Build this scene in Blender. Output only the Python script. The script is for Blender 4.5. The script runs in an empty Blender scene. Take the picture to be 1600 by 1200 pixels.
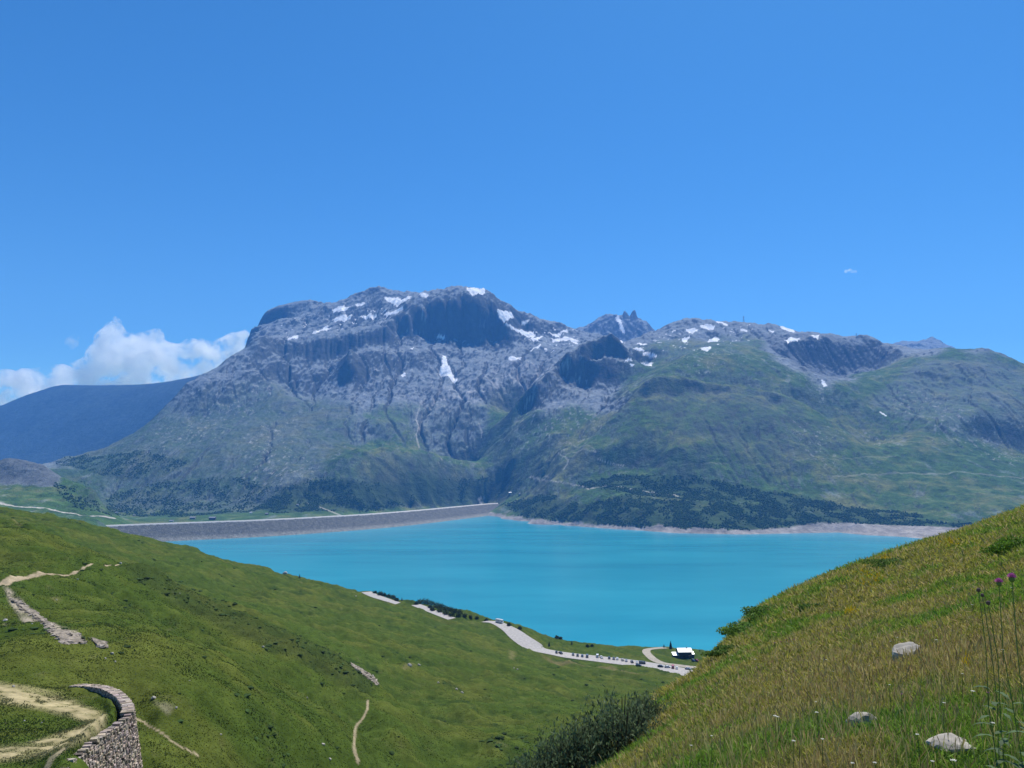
import bpy, bmesh, math, random
import numpy as np
from mathutils import Vector, Matrix
R = math.radians
C = bpy.context.scene.collection
sc = bpy.context.scene

# ------------------------------------------------------------------ camera, sky, sun, exposure
FPX = 1208.0                    # focal length in units of the 1600 px wide photograph
PITCH = math.atan(135 / FPX)    # eye level lies below the middle of the picture
CAMZ = 180.0                    # metres above the lake
cam = bpy.data.cameras.new('camera'); camo = bpy.data.objects.new('camera', cam); C.objects.link(camo)
cam.sensor_fit = 'HORIZONTAL'; cam.sensor_width = 36; cam.lens = 36 * FPX / 1600
cam.clip_start = 0.1; cam.clip_end = 60000
camo.location = (0, 0, CAMZ); camo.rotation_euler = (R(90) + PITCH, 0, 0)
sc.camera = camo

SUN_EL, SUN_AZ = R(58), R(24)   # azimuth to the right of the view direction (+Y)
world = bpy.data.worlds.new('World'); sc.world = world; world.use_nodes = True
wn = world.node_tree; wn.nodes.clear()
sky = wn.nodes.new('ShaderNodeTexSky'); sky.sky_type = 'NISHITA'; sky.sun_disc = False
sky.sun_elevation = SUN_EL; sky.sun_rotation = SUN_AZ
sky.altitude = 2200; sky.air_density = 1.05; sky.dust_density = 1.6; sky.ozone_density = 2.0
bg = wn.nodes.new('ShaderNodeBackground'); bg.inputs['Strength'].default_value = 0.088
wo = wn.nodes.new('ShaderNodeOutputWorld')
gain = wn.nodes.new('ShaderNodeVectorMath'); gain.operation = 'MULTIPLY'; gain.inputs[1].default_value = (.31, .88, 1.32)
wn.links.new(sky.outputs[0], gain.inputs[0]); tc = wn.nodes.new('ShaderNodeTexCoord'); sx = wn.nodes.new('ShaderNodeSeparateXYZ'); inv = wn.nodes.new('ShaderNodeMath'); inv.operation = 'SUBTRACT'; inv.use_clamp = True
inv.inputs[0].default_value = 1; pw = wn.nodes.new('ShaderNodeMath'); pw.operation = 'POWER'; pw.inputs[1].default_value = 7.5
pale_ = wn.nodes.new('ShaderNodeVectorMath'); pale_.operation = 'SCALE'; pale_.inputs[0].default_value = (3.0, 3.8, 1.1); ad = wn.nodes.new('ShaderNodeVectorMath'); ad.operation = 'ADD'
wn.links.new(tc.outputs['Generated'], sx.inputs[0]); wn.links.new(sx.outputs['Z'], inv.inputs[1]); wn.links.new(inv.outputs[0], pw.inputs[0]); wn.links.new(pw.outputs[0], pale_.inputs['Scale'])
wn.links.new(gain.outputs[0], ad.inputs[0]); wn.links.new(pale_.outputs[0], ad.inputs[1]); wn.links.new(ad.outputs[0], bg.inputs[0])   # whiter air towards the horizon
wn.links.new(bg.outputs[0], wo.inputs[0])
sl = bpy.data.lights.new('sun', 'SUN'); so = bpy.data.objects.new('sun', sl); C.objects.link(so)
sl.energy = 5.0; sl.angle = R(0.53); sl.color = (1.0, 0.95, 0.86)
sd = Vector((math.sin(SUN_AZ) * math.cos(SUN_EL), math.cos(SUN_AZ) * math.cos(SUN_EL), math.sin(SUN_EL)))
so.rotation_euler = sd.to_track_quat('Z', 'Y').to_euler(); so.location = (0, 0, 400)
sc.view_settings.view_transform = 'Standard'; sc.view_settings.look = 'None'
sc.view_settings.gamma = 1.0; sc.view_settings.exposure = 0.3
sc.cycles.volume_bounces = 28; sc.cycles.max_bounces = 32; sc.cycles.transparent_max_bounces = 8
sc.cycles.diffuse_bounces = 2; sc.cycles.glossy_bounces = 2
try: sc.cycles.use_denoising = True
except Exception: pass

rng = np.random.default_rng(7)
random.seed(7)

# ------------------------------------------------------------------ helpers
def ut(px, py):
    """photo pixel -> (x/y, z/y) of its sight line, y pointing ahead, z measured from eye level"""
    a = (np.asarray(px, float) - 800) / FPX; b = -(np.asarray(py, float) - 600) / FPX
    fy = math.cos(PITCH) - b * math.sin(PITCH); fz = math.sin(PITCH) + b * math.cos(PITCH)
    return a / fy, fz / fy
def P(px, py, D):
    u, t = ut(px, py); return (float(u) * D, float(D), CAMZ + float(t) * D)
def pix(x, y, z):
    """world -> photo pixel"""
    z = z - CAMZ
    f = y * math.cos(PITCH) + z * math.sin(PITCH); v = -y * math.sin(PITCH) + z * math.cos(PITCH)
    f = np.maximum(f, 1e-3)
    return 800 + FPX * x / f, 600 - FPX * v / f

_perm = rng.permutation(1024); _g = rng.random(1024) * 2 * math.pi
_gx, _gy = np.cos(_g), np.sin(_g)
def perlin(x, y, seed=0):
    xi = np.floor(x).astype(np.int64); yi = np.floor(y).astype(np.int64)
    fx = x - xi; fy = y - yi
    sx = fx * fx * fx * (fx * (fx * 6 - 15) + 10); sy = fy * fy * fy * (fy * (fy * 6 - 15) + 10)
    def g(i, j, dx, dy):
        h = _perm[(_perm[(i + seed * 131) & 1023] + j) & 1023]
        return _gx[h] * dx + _gy[h] * dy
    a = g(xi, yi, fx, fy); b = g(xi + 1, yi, fx - 1, fy)
    c = g(xi, yi + 1, fx, fy - 1); d = g(xi + 1, yi + 1, fx - 1, fy - 1)
    return 1.5 * (a + sx * (b - a) + sy * ((c + sx * (d - c)) - (a + sx * (b - a))))
def fbm(x, y, wl, n=5, gain=0.5, seed=0):
    s = 0; a = 1; tot = 0
    for k in range(n):
        s = s + a * perlin(x / wl, y / wl, seed + k); tot += a; a *= gain; wl = wl / 2.03
    return s / tot
def ridged(x, y, wl, n=5, gain=0.5, seed=0):
    s = 0; a = 1; tot = 0; w = 1
    for k in range(n):
        r = 1 - np.abs(perlin(x / wl, y / wl, seed + k)) * 1.6; r = np.clip(r, 0, 1) ** 2
        s = s + a * w * r; w = np.clip(r * 1.6, 0, 1); tot += a; a *= gain; wl = wl / 2.03
    return s / tot
def smooth(e0, e1, x):
    t = np.clip((x - e0) / (e1 - e0), 0, 1); return t * t * (3 - 2 * t)
def inpoly(px, py, poly):
    m = np.zeros(px.shape, bool); n = len(poly)
    xs = [p[0] for p in poly]; ys = [p[1] for p in poly]
    bb = (px > min(xs)) & (px < max(xs)) & (py > min(ys)) & (py < max(ys))
    X = px[bb]; Y = py[bb]; r = np.zeros(X.shape, bool)
    for i in range(n):
        x0, y0 = poly[i]; x1, y1 = poly[(i + 1) % n]
        if y0 == y1: continue
        r ^= ((y0 > Y) != (y1 > Y)) & (X < (x1 - x0) * (Y - y0) / (y1 - y0) + x0)
    m[bb] = r; return m
def blur(a, r):
    if r < 1: return a
    for ax in (0, 1):
        k = 2 * r + 1
        pad = [(0, 0), (0, 0)]; pad[ax] = (r + 1, r)
        c = np.cumsum(np.pad(a, pad, mode='edge'), axis=ax)
        a = (np.take(c, np.arange(k, c.shape[ax]), axis=ax) - np.take(c, np.arange(0, c.shape[ax] - k), axis=ax)) / k
    return a
def dens(line, step=14):
    out = []
    for (a, b) in zip(line[:-1], line[1:]):
        n = max(1, int(math.hypot(b[0] - a[0], b[1] - a[1]) / step))
        for i in range(n):
            f = i / n; out.append(tuple(a[k] + (b[k] - a[k]) * f for k in range(3)))
    out.append(line[-1]); return out
class Surf:
    """height sheet that passes through given sight-line points; coordinates (x/y, log y)"""
    def __init__(s): s.pts = []
    def add(s, line, step=14): s.pts += dens(line, step)
    def ridge(s, line, back=1.05, drop=10, back2=None, drop2=0, step=14):
        d = dens(line, step); s.pts += d
        s.pts += [(a, b + drop, c * back) for a, b, c in d]
        if back2: s.pts += [(a, b + drop2, c * back2) for a, b, c in d[::2]]
    def zat(s, px, z, D):          # a point given by its column, height and distance
        s.pts.append((px, None, D, z))
    def fit(s, vs=1.0, eps=0.0):
        U = []; V = []; T = []
        for p in s.pts:
            if p[1] is None:
                U.append((p[0] - 800) / FPX / 0.994); V.append(math.log(p[2]) * vs); T.append((p[3] - CAMZ) / p[2])
            else:
                u, t = ut(p[0], p[1]); U.append(float(u)); V.append(math.log(p[2]) * vs); T.append(float(t))
        U, V, T = map(np.array, (U, V, T))
        key = np.round(U * 2500).astype(int) * 100000 + np.round(V * 1200).astype(int)
        _, ix = np.unique(key, return_index=True); U, V, T = U[ix], V[ix], T[ix]
        n = len(U); s.vs = vs
        K = np.sqrt((U[:, None] - U) ** 2 + (V[:, None] - V) ** 2) - eps * np.eye(n)
        Q = np.stack([np.ones(n), U, V], 1)
        A = np.zeros((n + 3, n + 3)); A[:n, :n] = K; A[:n, n:] = Q; A[n:, :n] = Q.T
        sol = np.linalg.solve(A, np.concatenate([T, np.zeros(3)]))
        s.U, s.V, s.w, s.c = U, V, sol[:n], sol[n:]; return s
    def t(s, u, v):
        v = v * s.vs; sh = u.shape; u = u.ravel().astype(np.float32); v = v.ravel().astype(np.float32)
        o = np.empty(u.shape)
        U = s.U.astype(np.float32); V = s.V.astype(np.float32); w = s.w.astype(np.float64)
        for i in range(0, len(u), 4000):
            a = u[i:i + 4000, None] - U; b = v[i:i + 4000, None] - V
            o[i:i + 4000] = np.sqrt(a * a + b * b).astype(np.float64) @ w
        return (o + s.c[0] + s.c[1] * u + s.c[2] * v).reshape(sh)
def upsample(a, nu, nv):
    """bicubic-ish: bilinear on a coarse grid, followed by a small blur"""
    h, w = a.shape; y = np.linspace(0, h - 1, nv); x = np.linspace(0, w - 1, nu)
    yi = np.minimum(y.astype(int), h - 2); xi = np.minimum(x.astype(int), w - 2)
    fy = (y - yi)[:, None]; fx = (x - xi)[None]
    r = (a[yi][:, xi] * (1 - fy) * (1 - fx) + a[yi + 1][:, xi] * fy * (1 - fx)
         + a[yi][:, xi + 1] * (1 - fy) * fx + a[yi + 1][:, xi + 1] * fy * fx)
    return r
def tag(o, label=None, cat=None, group=None, kind=None):
    if label: o['label'] = label
    if cat: o['category'] = cat
    if group: o['group'] = group
    if kind: o['kind'] = kind
    return o
def mesh_np(name, co, faces, mat=None, parent=None, cols=None, smoothf=True, mats=None, midx=None):
    """co (n,3), faces (m,k) array of equal-sized polygons"""
    me = bpy.data.meshes.new(name); n = len(co); m, k = faces.shape
    me.vertices.add(n); me.vertices.foreach_set('co', np.ascontiguousarray(co, np.float32).ravel())
    me.loops.add(m * k); me.loops.foreach_set('vertex_index', np.ascontiguousarray(faces, np.int32).ravel())
    me.polygons.add(m); me.polygons.foreach_set('loop_start', np.arange(0, m * k, k, dtype=np.int32))
    me.polygons.foreach_set('use_smooth', np.full(m, smoothf))
    me.update(calc_edges=True)
    if cols is not None:
        at = me.color_attributes.new('tint', 'FLOAT_COLOR', 'POINT')
        c4 = np.ones((n, 4), np.float32); c4[:, :cols.shape[1]] = cols
        at.data.foreach_set('color', c4.ravel())
    o = bpy.data.objects.new(name, me); C.objects.link(o)
    for mm in (mats or ([mat] if mat else [])): me.materials.append(mm)
    if midx is not None: me.polygons.foreach_set('material_index', midx.astype(np.int32))
    if parent: o.parent = parent
    return o
def grid_faces(nv, nu):
    i = np.arange(nv * nu).reshape(nv, nu)
    return np.stack([i[:-1, :-1], i[:-1, 1:], i[1:, 1:], i[1:, :-1]], -1).reshape(-1, 4)
def mat_new(name):
    m = bpy.data.materials.new(name); m.use_nodes = True; nt = m.node_tree
    b = nt.nodes['Principled BSDF']; return m, nt, b
def simple(name, col, rough=0.8, metal=0.0, noise=0.0, scale=5.0, bump=0.0, spec=0.3):
    m, nt, b = mat_new(name)
    b.inputs['Base Color'].default_value = (*col, 1); b.inputs['Roughness'].default_value = rough
    b.inputs['Metallic'].default_value = metal; b.inputs['Specular IOR Level'].default_value = spec
    if noise or bump:
        g = nt.nodes.new('ShaderNodeTexCoord'); n = nt.nodes.new('ShaderNodeTexNoise')
        n.inputs['Scale'].default_value = scale; n.inputs['Detail'].default_value = 6
        nt.links.new(g.outputs['Object'], n.inputs['Vector'])
        if noise:
            r = nt.nodes.new('ShaderNodeMapRange'); r.inputs[1].default_value = .3; r.inputs[2].default_value = .7
            r.inputs[3].default_value = 1 - noise; r.inputs[4].default_value = 1 + noise
            nt.links.new(n.outputs[0], r.inputs[0])
            x = nt.nodes.new('ShaderNodeVectorMath'); x.operation = 'SCALE'; x.inputs[0].default_value = col
            nt.links.new(r.outputs[0], x.inputs['Scale']); nt.links.new(x.outputs[0], b.inputs['Base Color'])
        if bump:
            q = nt.nodes.new('ShaderNodeBump'); q.inputs['Distance'].default_value = bump; q.inputs['Strength'].default_value = .8
            nt.links.new(n.outputs[0], q.inputs['Height']); nt.links.new(q.outputs[0], b.inputs['Normal'])
    return m
def terrain_mat(name, scales, rough=0.95, spec=0.1, var=0.35):
    """vertex 'tint' is the ground's own colour; noise octaves vary it and roughen the surface"""
    m, nt, b = mat_new(name)
    b.inputs['Roughness'].default_value = rough; b.inputs['Specular IOR Level'].default_value = spec
    a = nt.nodes.new('ShaderNodeVertexColor'); a.layer_name = 'tint'
    g = nt.nodes.new('ShaderNodeNewGeometry'); col = a.outputs[0]; nrm = None
    for (s, v, dist) in scales:
        n = nt.nodes.new('ShaderNodeTexNoise'); n.inputs['Scale'].default_value = 1 / s; n.inputs['Detail'].default_value = 4
        n.inputs['Roughness'].default_value = .6
        nt.links.new(g.outputs['Position'], n.inputs['Vector'])
        r = nt.nodes.new('ShaderNodeMapRange'); r.inputs[1].default_value = .3; r.inputs[2].default_value = .7
        r.inputs[3].default_value = 1 - v; r.inputs[4].default_value = 1 + v; r.clamp = False
        nt.links.new(n.outputs[0], r.inputs[0])
        x = nt.nodes.new('ShaderNodeVectorMath'); x.operation = 'SCALE'
        nt.links.new(col, x.inputs[0]); nt.links.new(r.outputs[0], x.inputs['Scale']); col = x.outputs[0]
        if dist:
            q = nt.nodes.new('ShaderNodeBump'); q.inputs['Distance'].default_value = dist; q.inputs['Strength'].default_value = 1
            nt.links.new(n.outputs[0], q.inputs['Height'])
            if nrm: nt.links.new(nrm, q.inputs['Normal'])
            nrm = q.outputs[0]
    nt.links.new(col, b.inputs['Base Color'])
    if nrm: nt.links.new(nrm, b.inputs['Normal'])
    return m
def catmull(p, n=6):
    p = [np.array(a, float) for a in p]; out = []
    q = [2 * p[0] - p[1]] + p + [2 * p[-1] - p[-2]]
    for i in range(1, len(q) - 2):
        for k in range(n):
            t = k / n
            out.append(.5 * (2 * q[i] + (q[i + 1] - q[i - 1]) * t + (2 * q[i - 1] - 5 * q[i] + 4 * q[i + 1] - q[i + 2]) * t * t + (3 * q[i] - q[i - 1] - 3 * q[i + 1] + q[i + 2]) * t ** 3))
    out.append(p[-1]); return [tuple(a) for a in out]
# ------------------------------------------------------------------ mountains and far shore: one height sheet
F = Surf()
_jr = random.Random(4)
def jag(line, amp, step=9):
    d = dens(line, step); return [(a + _jr.uniform(-2, 2), b + _jr.uniform(-1.5, 1.5), c + _jr.uniform(-amp, amp)) for a, b, c in d]
def shoreD(px, py): u, t = ut(px, py); return CAMZ / -float(t)
SHORE = [(786,811),(800,812),(850,817),(900,822),(950,826),(1000,829),(1050,833),(1100,834),(1150,835),(1200,834),(1250,833),
         (1300,832),(1340,836),(1400,839),(1440,843),(1480,845),(1540,845),(1600,843),(1750,840),(1950,835)]
for p in dens([(a, b, 0) for a, b in SHORE], 20):
    D = shoreD(p[0], p[1]); F.zat(p[0], 0, D); F.zat(p[0], -18, D * .93)
for px in range(-300, 2000, 60):
    F.zat(px, -25 if px > 150 else 10, 1250)
    F.zat(px, -40 if px > 200 else 20, 1500)
for px, D in ((200,1930),(150,1640),(60,1500)): F.zat(px, 0, D)
for px, D in ((300,2060),(400,2110),(500,2220),(600,2420),(700,2760),(735,2960),(765,3080)):
    F.zat(px, -22, D - 60); F.zat(px, -5, D + 20); F.zat(px, 2, D + 260)
# behind the dam and the foot of the massif
F.add([(150,812,2400),(230,810,2700),(300,808,2700),(400,807,2700),(450,803,2750),(520,800,2850),(600,797,3050),(680,790,3300),(760,784,3440)],20)
F.add([(160,790,3000),(230,795,3000),(300,795,2950),(400,790,2950)],20)
# round green hill behind the dam
F.add([(395,788,2950),(430,765,3000),(470,742,3050)])
F.ridge([(500,725,3120),(520,715,3150),(560,700,3250),(610,697,3380),(660,705,3500),(700,714,3580),(740,719,3630)],1.05,8)
F.add([(765,722,3600),(820,732,3380),(850,742,3220)])
F.add([(800,712,3470),(830,690,3520),(850,662,3620)],20)
F.add([(480,778,2950),(560,755,3050),(640,750,3250),(720,755,3450),(780,752,3480)],25)
F.add([(540,785,2900),(620,778,3100),(700,772,3370),(760,768,3450)],25)
# massif, left ridge
F.ridge([(60,728,3600),(80,722,3600),(120,712,3700),(160,700,3800),(200,678,3900),(240,650,4050),(272,620,4200),(295,597,4300),(330,576,4450),(350,562,4550),(375,548,4650),(400,533,4750),(411,527,4800)],1.06,22,1.2,45)
F.add([(411,527,4800),(430,531,4850),(460,532,4850),(500,530,4850),(540,527,4900),(575,520,4950),(605,508,5050)],10)
F.add([(430,528,5050),(500,525,5100),(560,513,5200),(600,500,5250)],15)
F.add([(440,556,4720),(480,562,4720),(520,557,4780),(560,546,4850),(600,532,4950)],12)
F.add([(450,600,4450),(500,600,4430)],20)
F.add([(250,700,3500),(300,650,4000),(350,635,4100),(420,630,4150),(480,625,4250)],25)
F.add([(160,745,3300),(220,730,3300),(300,715,3350),(400,705,3400),(460,690,3550),(520,670,3800)],25)
F.add([(180,775,3100),(260,770,3100),(350,760,3100),(400,750,3150)],25)
F.add([(540,590,4480),(582,600,4400),(604,606,4370),(580,575,4560),(540,565,4620)],30)
F.add([(470,600,4440),(490,625,4300),(500,580,4560)],12)
F.add([(545,550,4620),(600,545,4750),(640,545,4850)],15)
# summit ridge and cliffs
F.ridge([(355,600,5000),(372,572,5050),(383,548,5180),(386,527,5350),(391,512,5520),(399,501,5700),(410,495,5900),(440,480,5900),(470,472,5900),(482,469,5900),(500,473,5900),(515,475,5900),(530,468,5900),(550,463,5900),(572,455,5900),(590,452,5900),(605,454,5900),(625,460,5850),(640,455,5800),(660,455,5750),(680,450,5600),(700,447,5500),(730,449,5500),(755,449,5500),(770,455,5480),(785,470,5450),(800,482,5450),(830,493,5500),(860,502,5600),(890,510,5700),(900,516,5750),(915,520,5800)],1.06,14,1.15,40,step=9)
F.add([(398,536,5130),(405,524,5260),(416,512,5420),(432,499,5600)],10)
F.add([(450,508,5450),(480,503,5500),(560,488,5500),(600,478,5500),(630,470,5450)],15)
F.add(jag([(605,506,5110),(640,485,5180),(680,467,5250),(720,471,5260),(760,479,5270),(785,502,5260)], 42), 99)
F.add(jag([(605,518,5080),(650,521,5130),(700,530,5160),(750,535,5160),(790,522,5200)], 42), 99)
F.add([(620,580,4600),(660,570,4700),(700,580,4650),(740,580,4600)],20)
F.add([(650,612,4350),(700,615,4350),(740,618,4300),(790,600,4450),(840,580,4600)],20)
F.add([(780,560,4800),(820,545,4950),(860,540,5000),(890,540,5000)],20)
F.add([(820,512,5400),(850,520,5400),(880,530,5400)],20)
F.add([(915,524,5600),(940,530,5400),(980,536,5200),(1000,524,5100),(1012,517,5100)],12)
F.add([(590,660,3900),(640,650,4080),(680,642,4160),(760,640,4160),(820,650,3900)],20)
F.add([(560,692,3700),(650,694,3830),(700,700,3880),(745,710,3820)],20)
F.add([(690,655,4080),(720,650,4100),(750,655,4090)],12)
# castle-like far peak and far right peak
F.ridge([(890,520,7500),(897,512,7500),(915,506,7500),(930,501,7500),(940,494,7500),(950,491,7500),(960,493,7500),(972,495,7500),(976,490,7500),(980,493,7500),(984,494,7500),(989,488,7500),(993,489,7500),(996,496,7500),(1004,501,7500),(1012,506,7500),(1020,513,7500),(1040,528,7500)],1.05,25,1.15,50,step=3)
F.add([(900,540,7000),(960,545,6800),(1020,545,7000)],15)
F.ridge([(1395,540,8300),(1410,533,8300),(1422,534,8300),(1434,537,8300),(1448,530,8300),(1457,524,8300),(1469,530,8300),(1480,536,8300),(1491,541,8300),(1510,552,8300)],1.05,30,step=5)
F.add([(1380,560,7300),(1450,560,7300),(1520,560,7300)],20)
# dark knob
F.ridge([(800,640,3900),(835,598,3950),(855,583,4000),(872,568,4080),(887,545,4120),(905,541,4140),(920,533,4180),(940,525,4200),(955,520,4200),(967,527,4200),(978,543,4180),(988,560,4130),(1005,582,4000)],1.05,14,1.1,10,step=8)
F.add(jag([(868,584,4020),(890,590,4045),(915,595,4050),(928,572,4090),(935,562,4115),(960,560,4128),(976,566,4125)], 30), 99)
F.add([(950,598,3960),(975,592,3990)],12)
F.add(jag([(876,568,4075),(889,549,4100),(905,546,4108),(935,551,4115),(955,553,4132),(972,561,4130)], 30), 99)
F.add([(840,640,3700),(900,630,3750),(950,625,3700),(985,625,3500)],20)
F.add([(860,680,3450),(910,675,3400),(950,670,3350)],25)
# dome with the dark cliff band
F.ridge([(930,680,3200),(960,648,3270),(980,628,3300),(998,608,3330),(1008,592,3360),(1020,585,3380),(1036,583,3400),(1075,591,3400),(1115,597,3380),(1164,603,3350),(1215,610,3300),(1236,619,3280),(1260,633,3250),(1279,646,3200),(1320,672,3120),(1360,695,3020)],1.035,5,step=8)
F.add(jag([(1000,620,3285),(1020,617,3290),(1050,617,3305),(1080,616,3312),(1120,615,3312),(1170,618,3290),(1220,630,3230)], 30), 99)
F.add([(1030,660,3050),(1100,655,3030),(1180,655,3030),(1250,680,2950)],22)
F.add([(1050,700,2850),(1150,705,2830),(1250,722,2770),(1350,730,2760)],22)
# green hill behind the dome, stony upland with snow
F.add([(1038,577,3650),(1066,561,3800),(1104,544,4000),(1140,540,4050),(1172,544,4050),(1204,553,3950),(1234,557,3900),(1257,572,3750),(1285,603,3550)],10)
F.add([(1066,558,4050),(1104,541,4250),(1140,537,4250),(1180,541,4250)],15)
F.add([(1100,575,3650),(1130,575,3650),(1200,588,3550),(1240,606,3450)],18)
F.add([(1000,560,4300),(1020,545,4500),(1060,530,4700),(1100,527,4700),(1150,525,4700),(1200,528,4650)],15)
F.ridge([(1012,517,5100),(1030,509,5100),(1050,500,5100),(1075,495,5100),(1100,497,5100),(1130,498,5100),(1160,500,5050),(1185,505,5000),(1200,508,4950),(1240,515,4800),(1280,519,4650),(1300,519,4600),(1340,522,4550),(1381,531,4480),(1410,535,4400),(1440,539,4350),(1469,541,4200),(1507,543,4050),(1537,542,3950),(1568,553,3900),(1600,566,3850),(1660,590,3800),(1800,640,3700),(2000,680,3600)],1.05,12,1.2,40,step=9)
F.add(jag([(1195,537,4350),(1230,533,4420),(1262,530,4450),(1292,527,4500),(1338,530,4450),(1381,540,4400),(1400,548,4300)], 30), 99)
F.add(jag([(1215,548,4270),(1240,554,4290),(1262,568,4250),(1278,585,4180),(1290,598,4080),(1310,588,4180),(1340,575,4260),(1360,570,4280),(1395,562,4230)], 30), 99)
F.add([(1400,585,3800),(1340,620,3500)],20)
F.add([(1420,640,3350),(1480,600,3550),(1550,595,3550),(1620,600,3500)],22)
F.add([(1470,655,3150),(1520,648,3160),(1570,660,3140),(1600,668,3130),(1660,680,3100)],12)
F.add([(1500,668,3080),(1540,685,3070),(1600,700,3060),(1660,712,3040)],12)
F.add([(1420,690,2950),(1500,712,2850),(1600,725,2800),(1750,730,2800)],25)
F.add([(1400,745,2650),(1500,752,2600),(1600,762,2550),(1800,760,2500)],25)
F.add([(1550,792,2320),(1650,795,2300),(1850,790,2300)],25)
# lower green slopes and forest belt
F.add([(870,722,3080),(950,705,2990),(1000,690,2970)],25)
F.add([(880,700,3250),(930,700,3060)],25)
F.add([(860,748,2980),(950,730,2950),(1020,728,2850)],25)
F.add([(800,775,3260),(850,768,3050),(900,772,2750),(1000,750,2750),(1100,750,2700),(1200,762,2650),(1300,778,2560),(1400,793,2450)],22)
F.add([(790,788,3160),(850,798,2700),(900,800,2600),(1000,800,2450),(1100,805,2350),(1200,810,2350),(1300,812,2360),(1400,815,2270),(1480,818,2220),(1560,822,2180),(1700,820,2150)],20)
# blue mountain on the left, hillock
F.ridge([(-400,700,7600),(-200,675,7700),(-50,650,7800),(0,634,7900),(40,618,8000),(80,604,8000),(100,601,8000),(160,603,8100),(220,605,8200),(300,600,8300),(380,590,8400),(450,600,8400)],1.06,25)
F.add([(-300,735,6500),(0,728,6500),(100,722,6400),(200,715,6300)],40)
F.ridge([(-400,705,2500),(-100,718,2430),(0,722,2400),(40,721,2400),(62,724,2400),(80,732,2380),(100,740,2350),(130,751,2300),(150,764,2280),(158,780,2250),(163,800,2200)],1.06,14,1.3,14,step=10)
F.add([(-100,745,2280),(0,744,2290),(60,744,2270),(95,750,2260)],15)
F.add([(0,765,2120),(80,772,2120),(140,790,2100)],20)
F.add([(-200,790,1950),(0,785,1950),(80,797,1950),(150,809,1960)],20)
F.add([(0,805,1780),(100,822,1800)],20)
for px in range(-400, 2100, 100):
    F.zat(px, 450, 9500)
F.fit()
NU, NV = 1500, 900
u1 = np.linspace(-0.86, 0.86, NU); v1 = np.linspace(math.log(1250), math.log(8650), NV)
uc, vc = np.meshgrid(np.linspace(-0.86, 0.86, 560), np.linspace(v1[0], v1[-1], 420))
tf = upsample(F.t(uc, vc), NU, NV)
UU, VV = np.meshgrid(u1, v1); FY = np.exp(VV); FX = UU * FY
FZ0 = CAMZ + tf * FY
fpx, fpy = pix(FX, FY, FZ0)
# ragged copies of the picture coordinates: ground types keep irregular borders
wx = fbm(FX, FY, 260, 5, .6, 11) * 22; wy = fbm(FX, FY, 260, 5, .6, 23) * 13
qx, qy = fpx + wx, fpy + wy
def region(poly, lo=0, hi=1e9, soft=3, warp=1.0):
    m = inpoly(fpx + wx * warp, fpy + wy * warp, poly) & (FY > lo) & (FY < hi)
    return blur(m.astype(float), soft)
# --- ground types
GREEN = [(-500,740),(150,735),(330,745),(420,735),(520,690),(640,668),(760,632),(800,600),(830,640),(900,640),(1000,640),(960,610),(1010,560),(1080,545),(1190,545),(1260,580),(1290,610),(1370,570),(1480,540),(1620,560),(2200,700),(2200,900),(-500,900)]
green = region(GREEN, 1200, 5000, 7, 1.6)
green = np.maximum(green, region([(560,640),(640,630),(760,650),(700,690),(600,690)], 3000, 5000, 6) * .7)
green = np.maximum(green, region([(980,545),(1060,525),(1200,530),(1190,560),(1020,600)], 3800, 4900, 5) * .7)
green *= 1 - region([(-100,718),(95,718),(95,752),(-100,748)], 2000, 2600, 2, .6)
green *= 1 - .42 * region([(1110,600),(1240,620),(1330,700),(1260,720),(1080,690),(1010,640),(1000,610)], 2700, 3400, 6)
green *= 1 - .7 * region([(640,640),(770,640),(750,715),(660,705)], 3500, 4300, 5)
green *= 1 - .5 * region([(160,745),(420,700),(520,680),(500,745),(400,800),(160,800)], 2700, 4000, 8)
green *= 1 - region([(1180,520),(1300,520),(1400,540),(1370,575),(1310,595),(1290,615),(1270,590),(1235,560)], 3700, 4700, 2, .7)
craggy = region([(1385,600),(1440,560),(1540,555),(1640,600),(1640,700),(1560,700),(1480,670),(1400,650),(1350,630)], 2900, 4100, 6) * .65
craggy = np.maximum(craggy, region([(1180,520),(1300,520),(1400,540),(1370,575),(1310,590),(1290,600),(1270,590),(1235,560)], 3700, 4700, 2, .7))
craggy = np.maximum(craggy, 1.6 * region([(-100,718),(95,718),(95,752),(-100,748)], 2000, 2600, 2, .6))
lowveg = region([(60,740),(240,640),(420,600),(560,640),(560,700),(420,770),(160,800)], 2700, 4700, 12, 2) * .7
green = np.maximum(green * (1 - .75 * craggy), lowveg)
green = np.where((FY > 6000) & (FX < -1500), .8, green)
rocky = 1 - green
FOREST = [[(785,790),(850,772),(930,785),(1000,778),(1100,783),(1250,795),(1400,805),(1490,812),(1530,818),(1530,826),(1330,825),(1180,838),(1000,828),(900,815),(820,806)],
          [(900,758),(990,738),(1080,742),(1190,765),(1320,790),(1440,800),(1450,806),(1250,796),(1080,780),(980,775)],
          [(395,795),(450,762),(500,745),(580,752),(660,748),(760,742),(820,750),(790,775),(700,782),(540,800),(430,800)],
          [(90,745),(130,755),(155,780),(160,800),(120,792),(90,765)],
          [(160,805),(170,770),(260,745),(390,745),(440,765),(400,800),(300,808)],
          [(80,722),(200,700),(300,715),(260,740),(180,750)]]
forest = np.zeros_like(green)
for k, f in enumerate(FOREST):
    forest = np.maximum(forest, region(f, 1900, 3550 if k < 5 else 4000, 2, .55) * (1 if k < 3 else .45))
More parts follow.
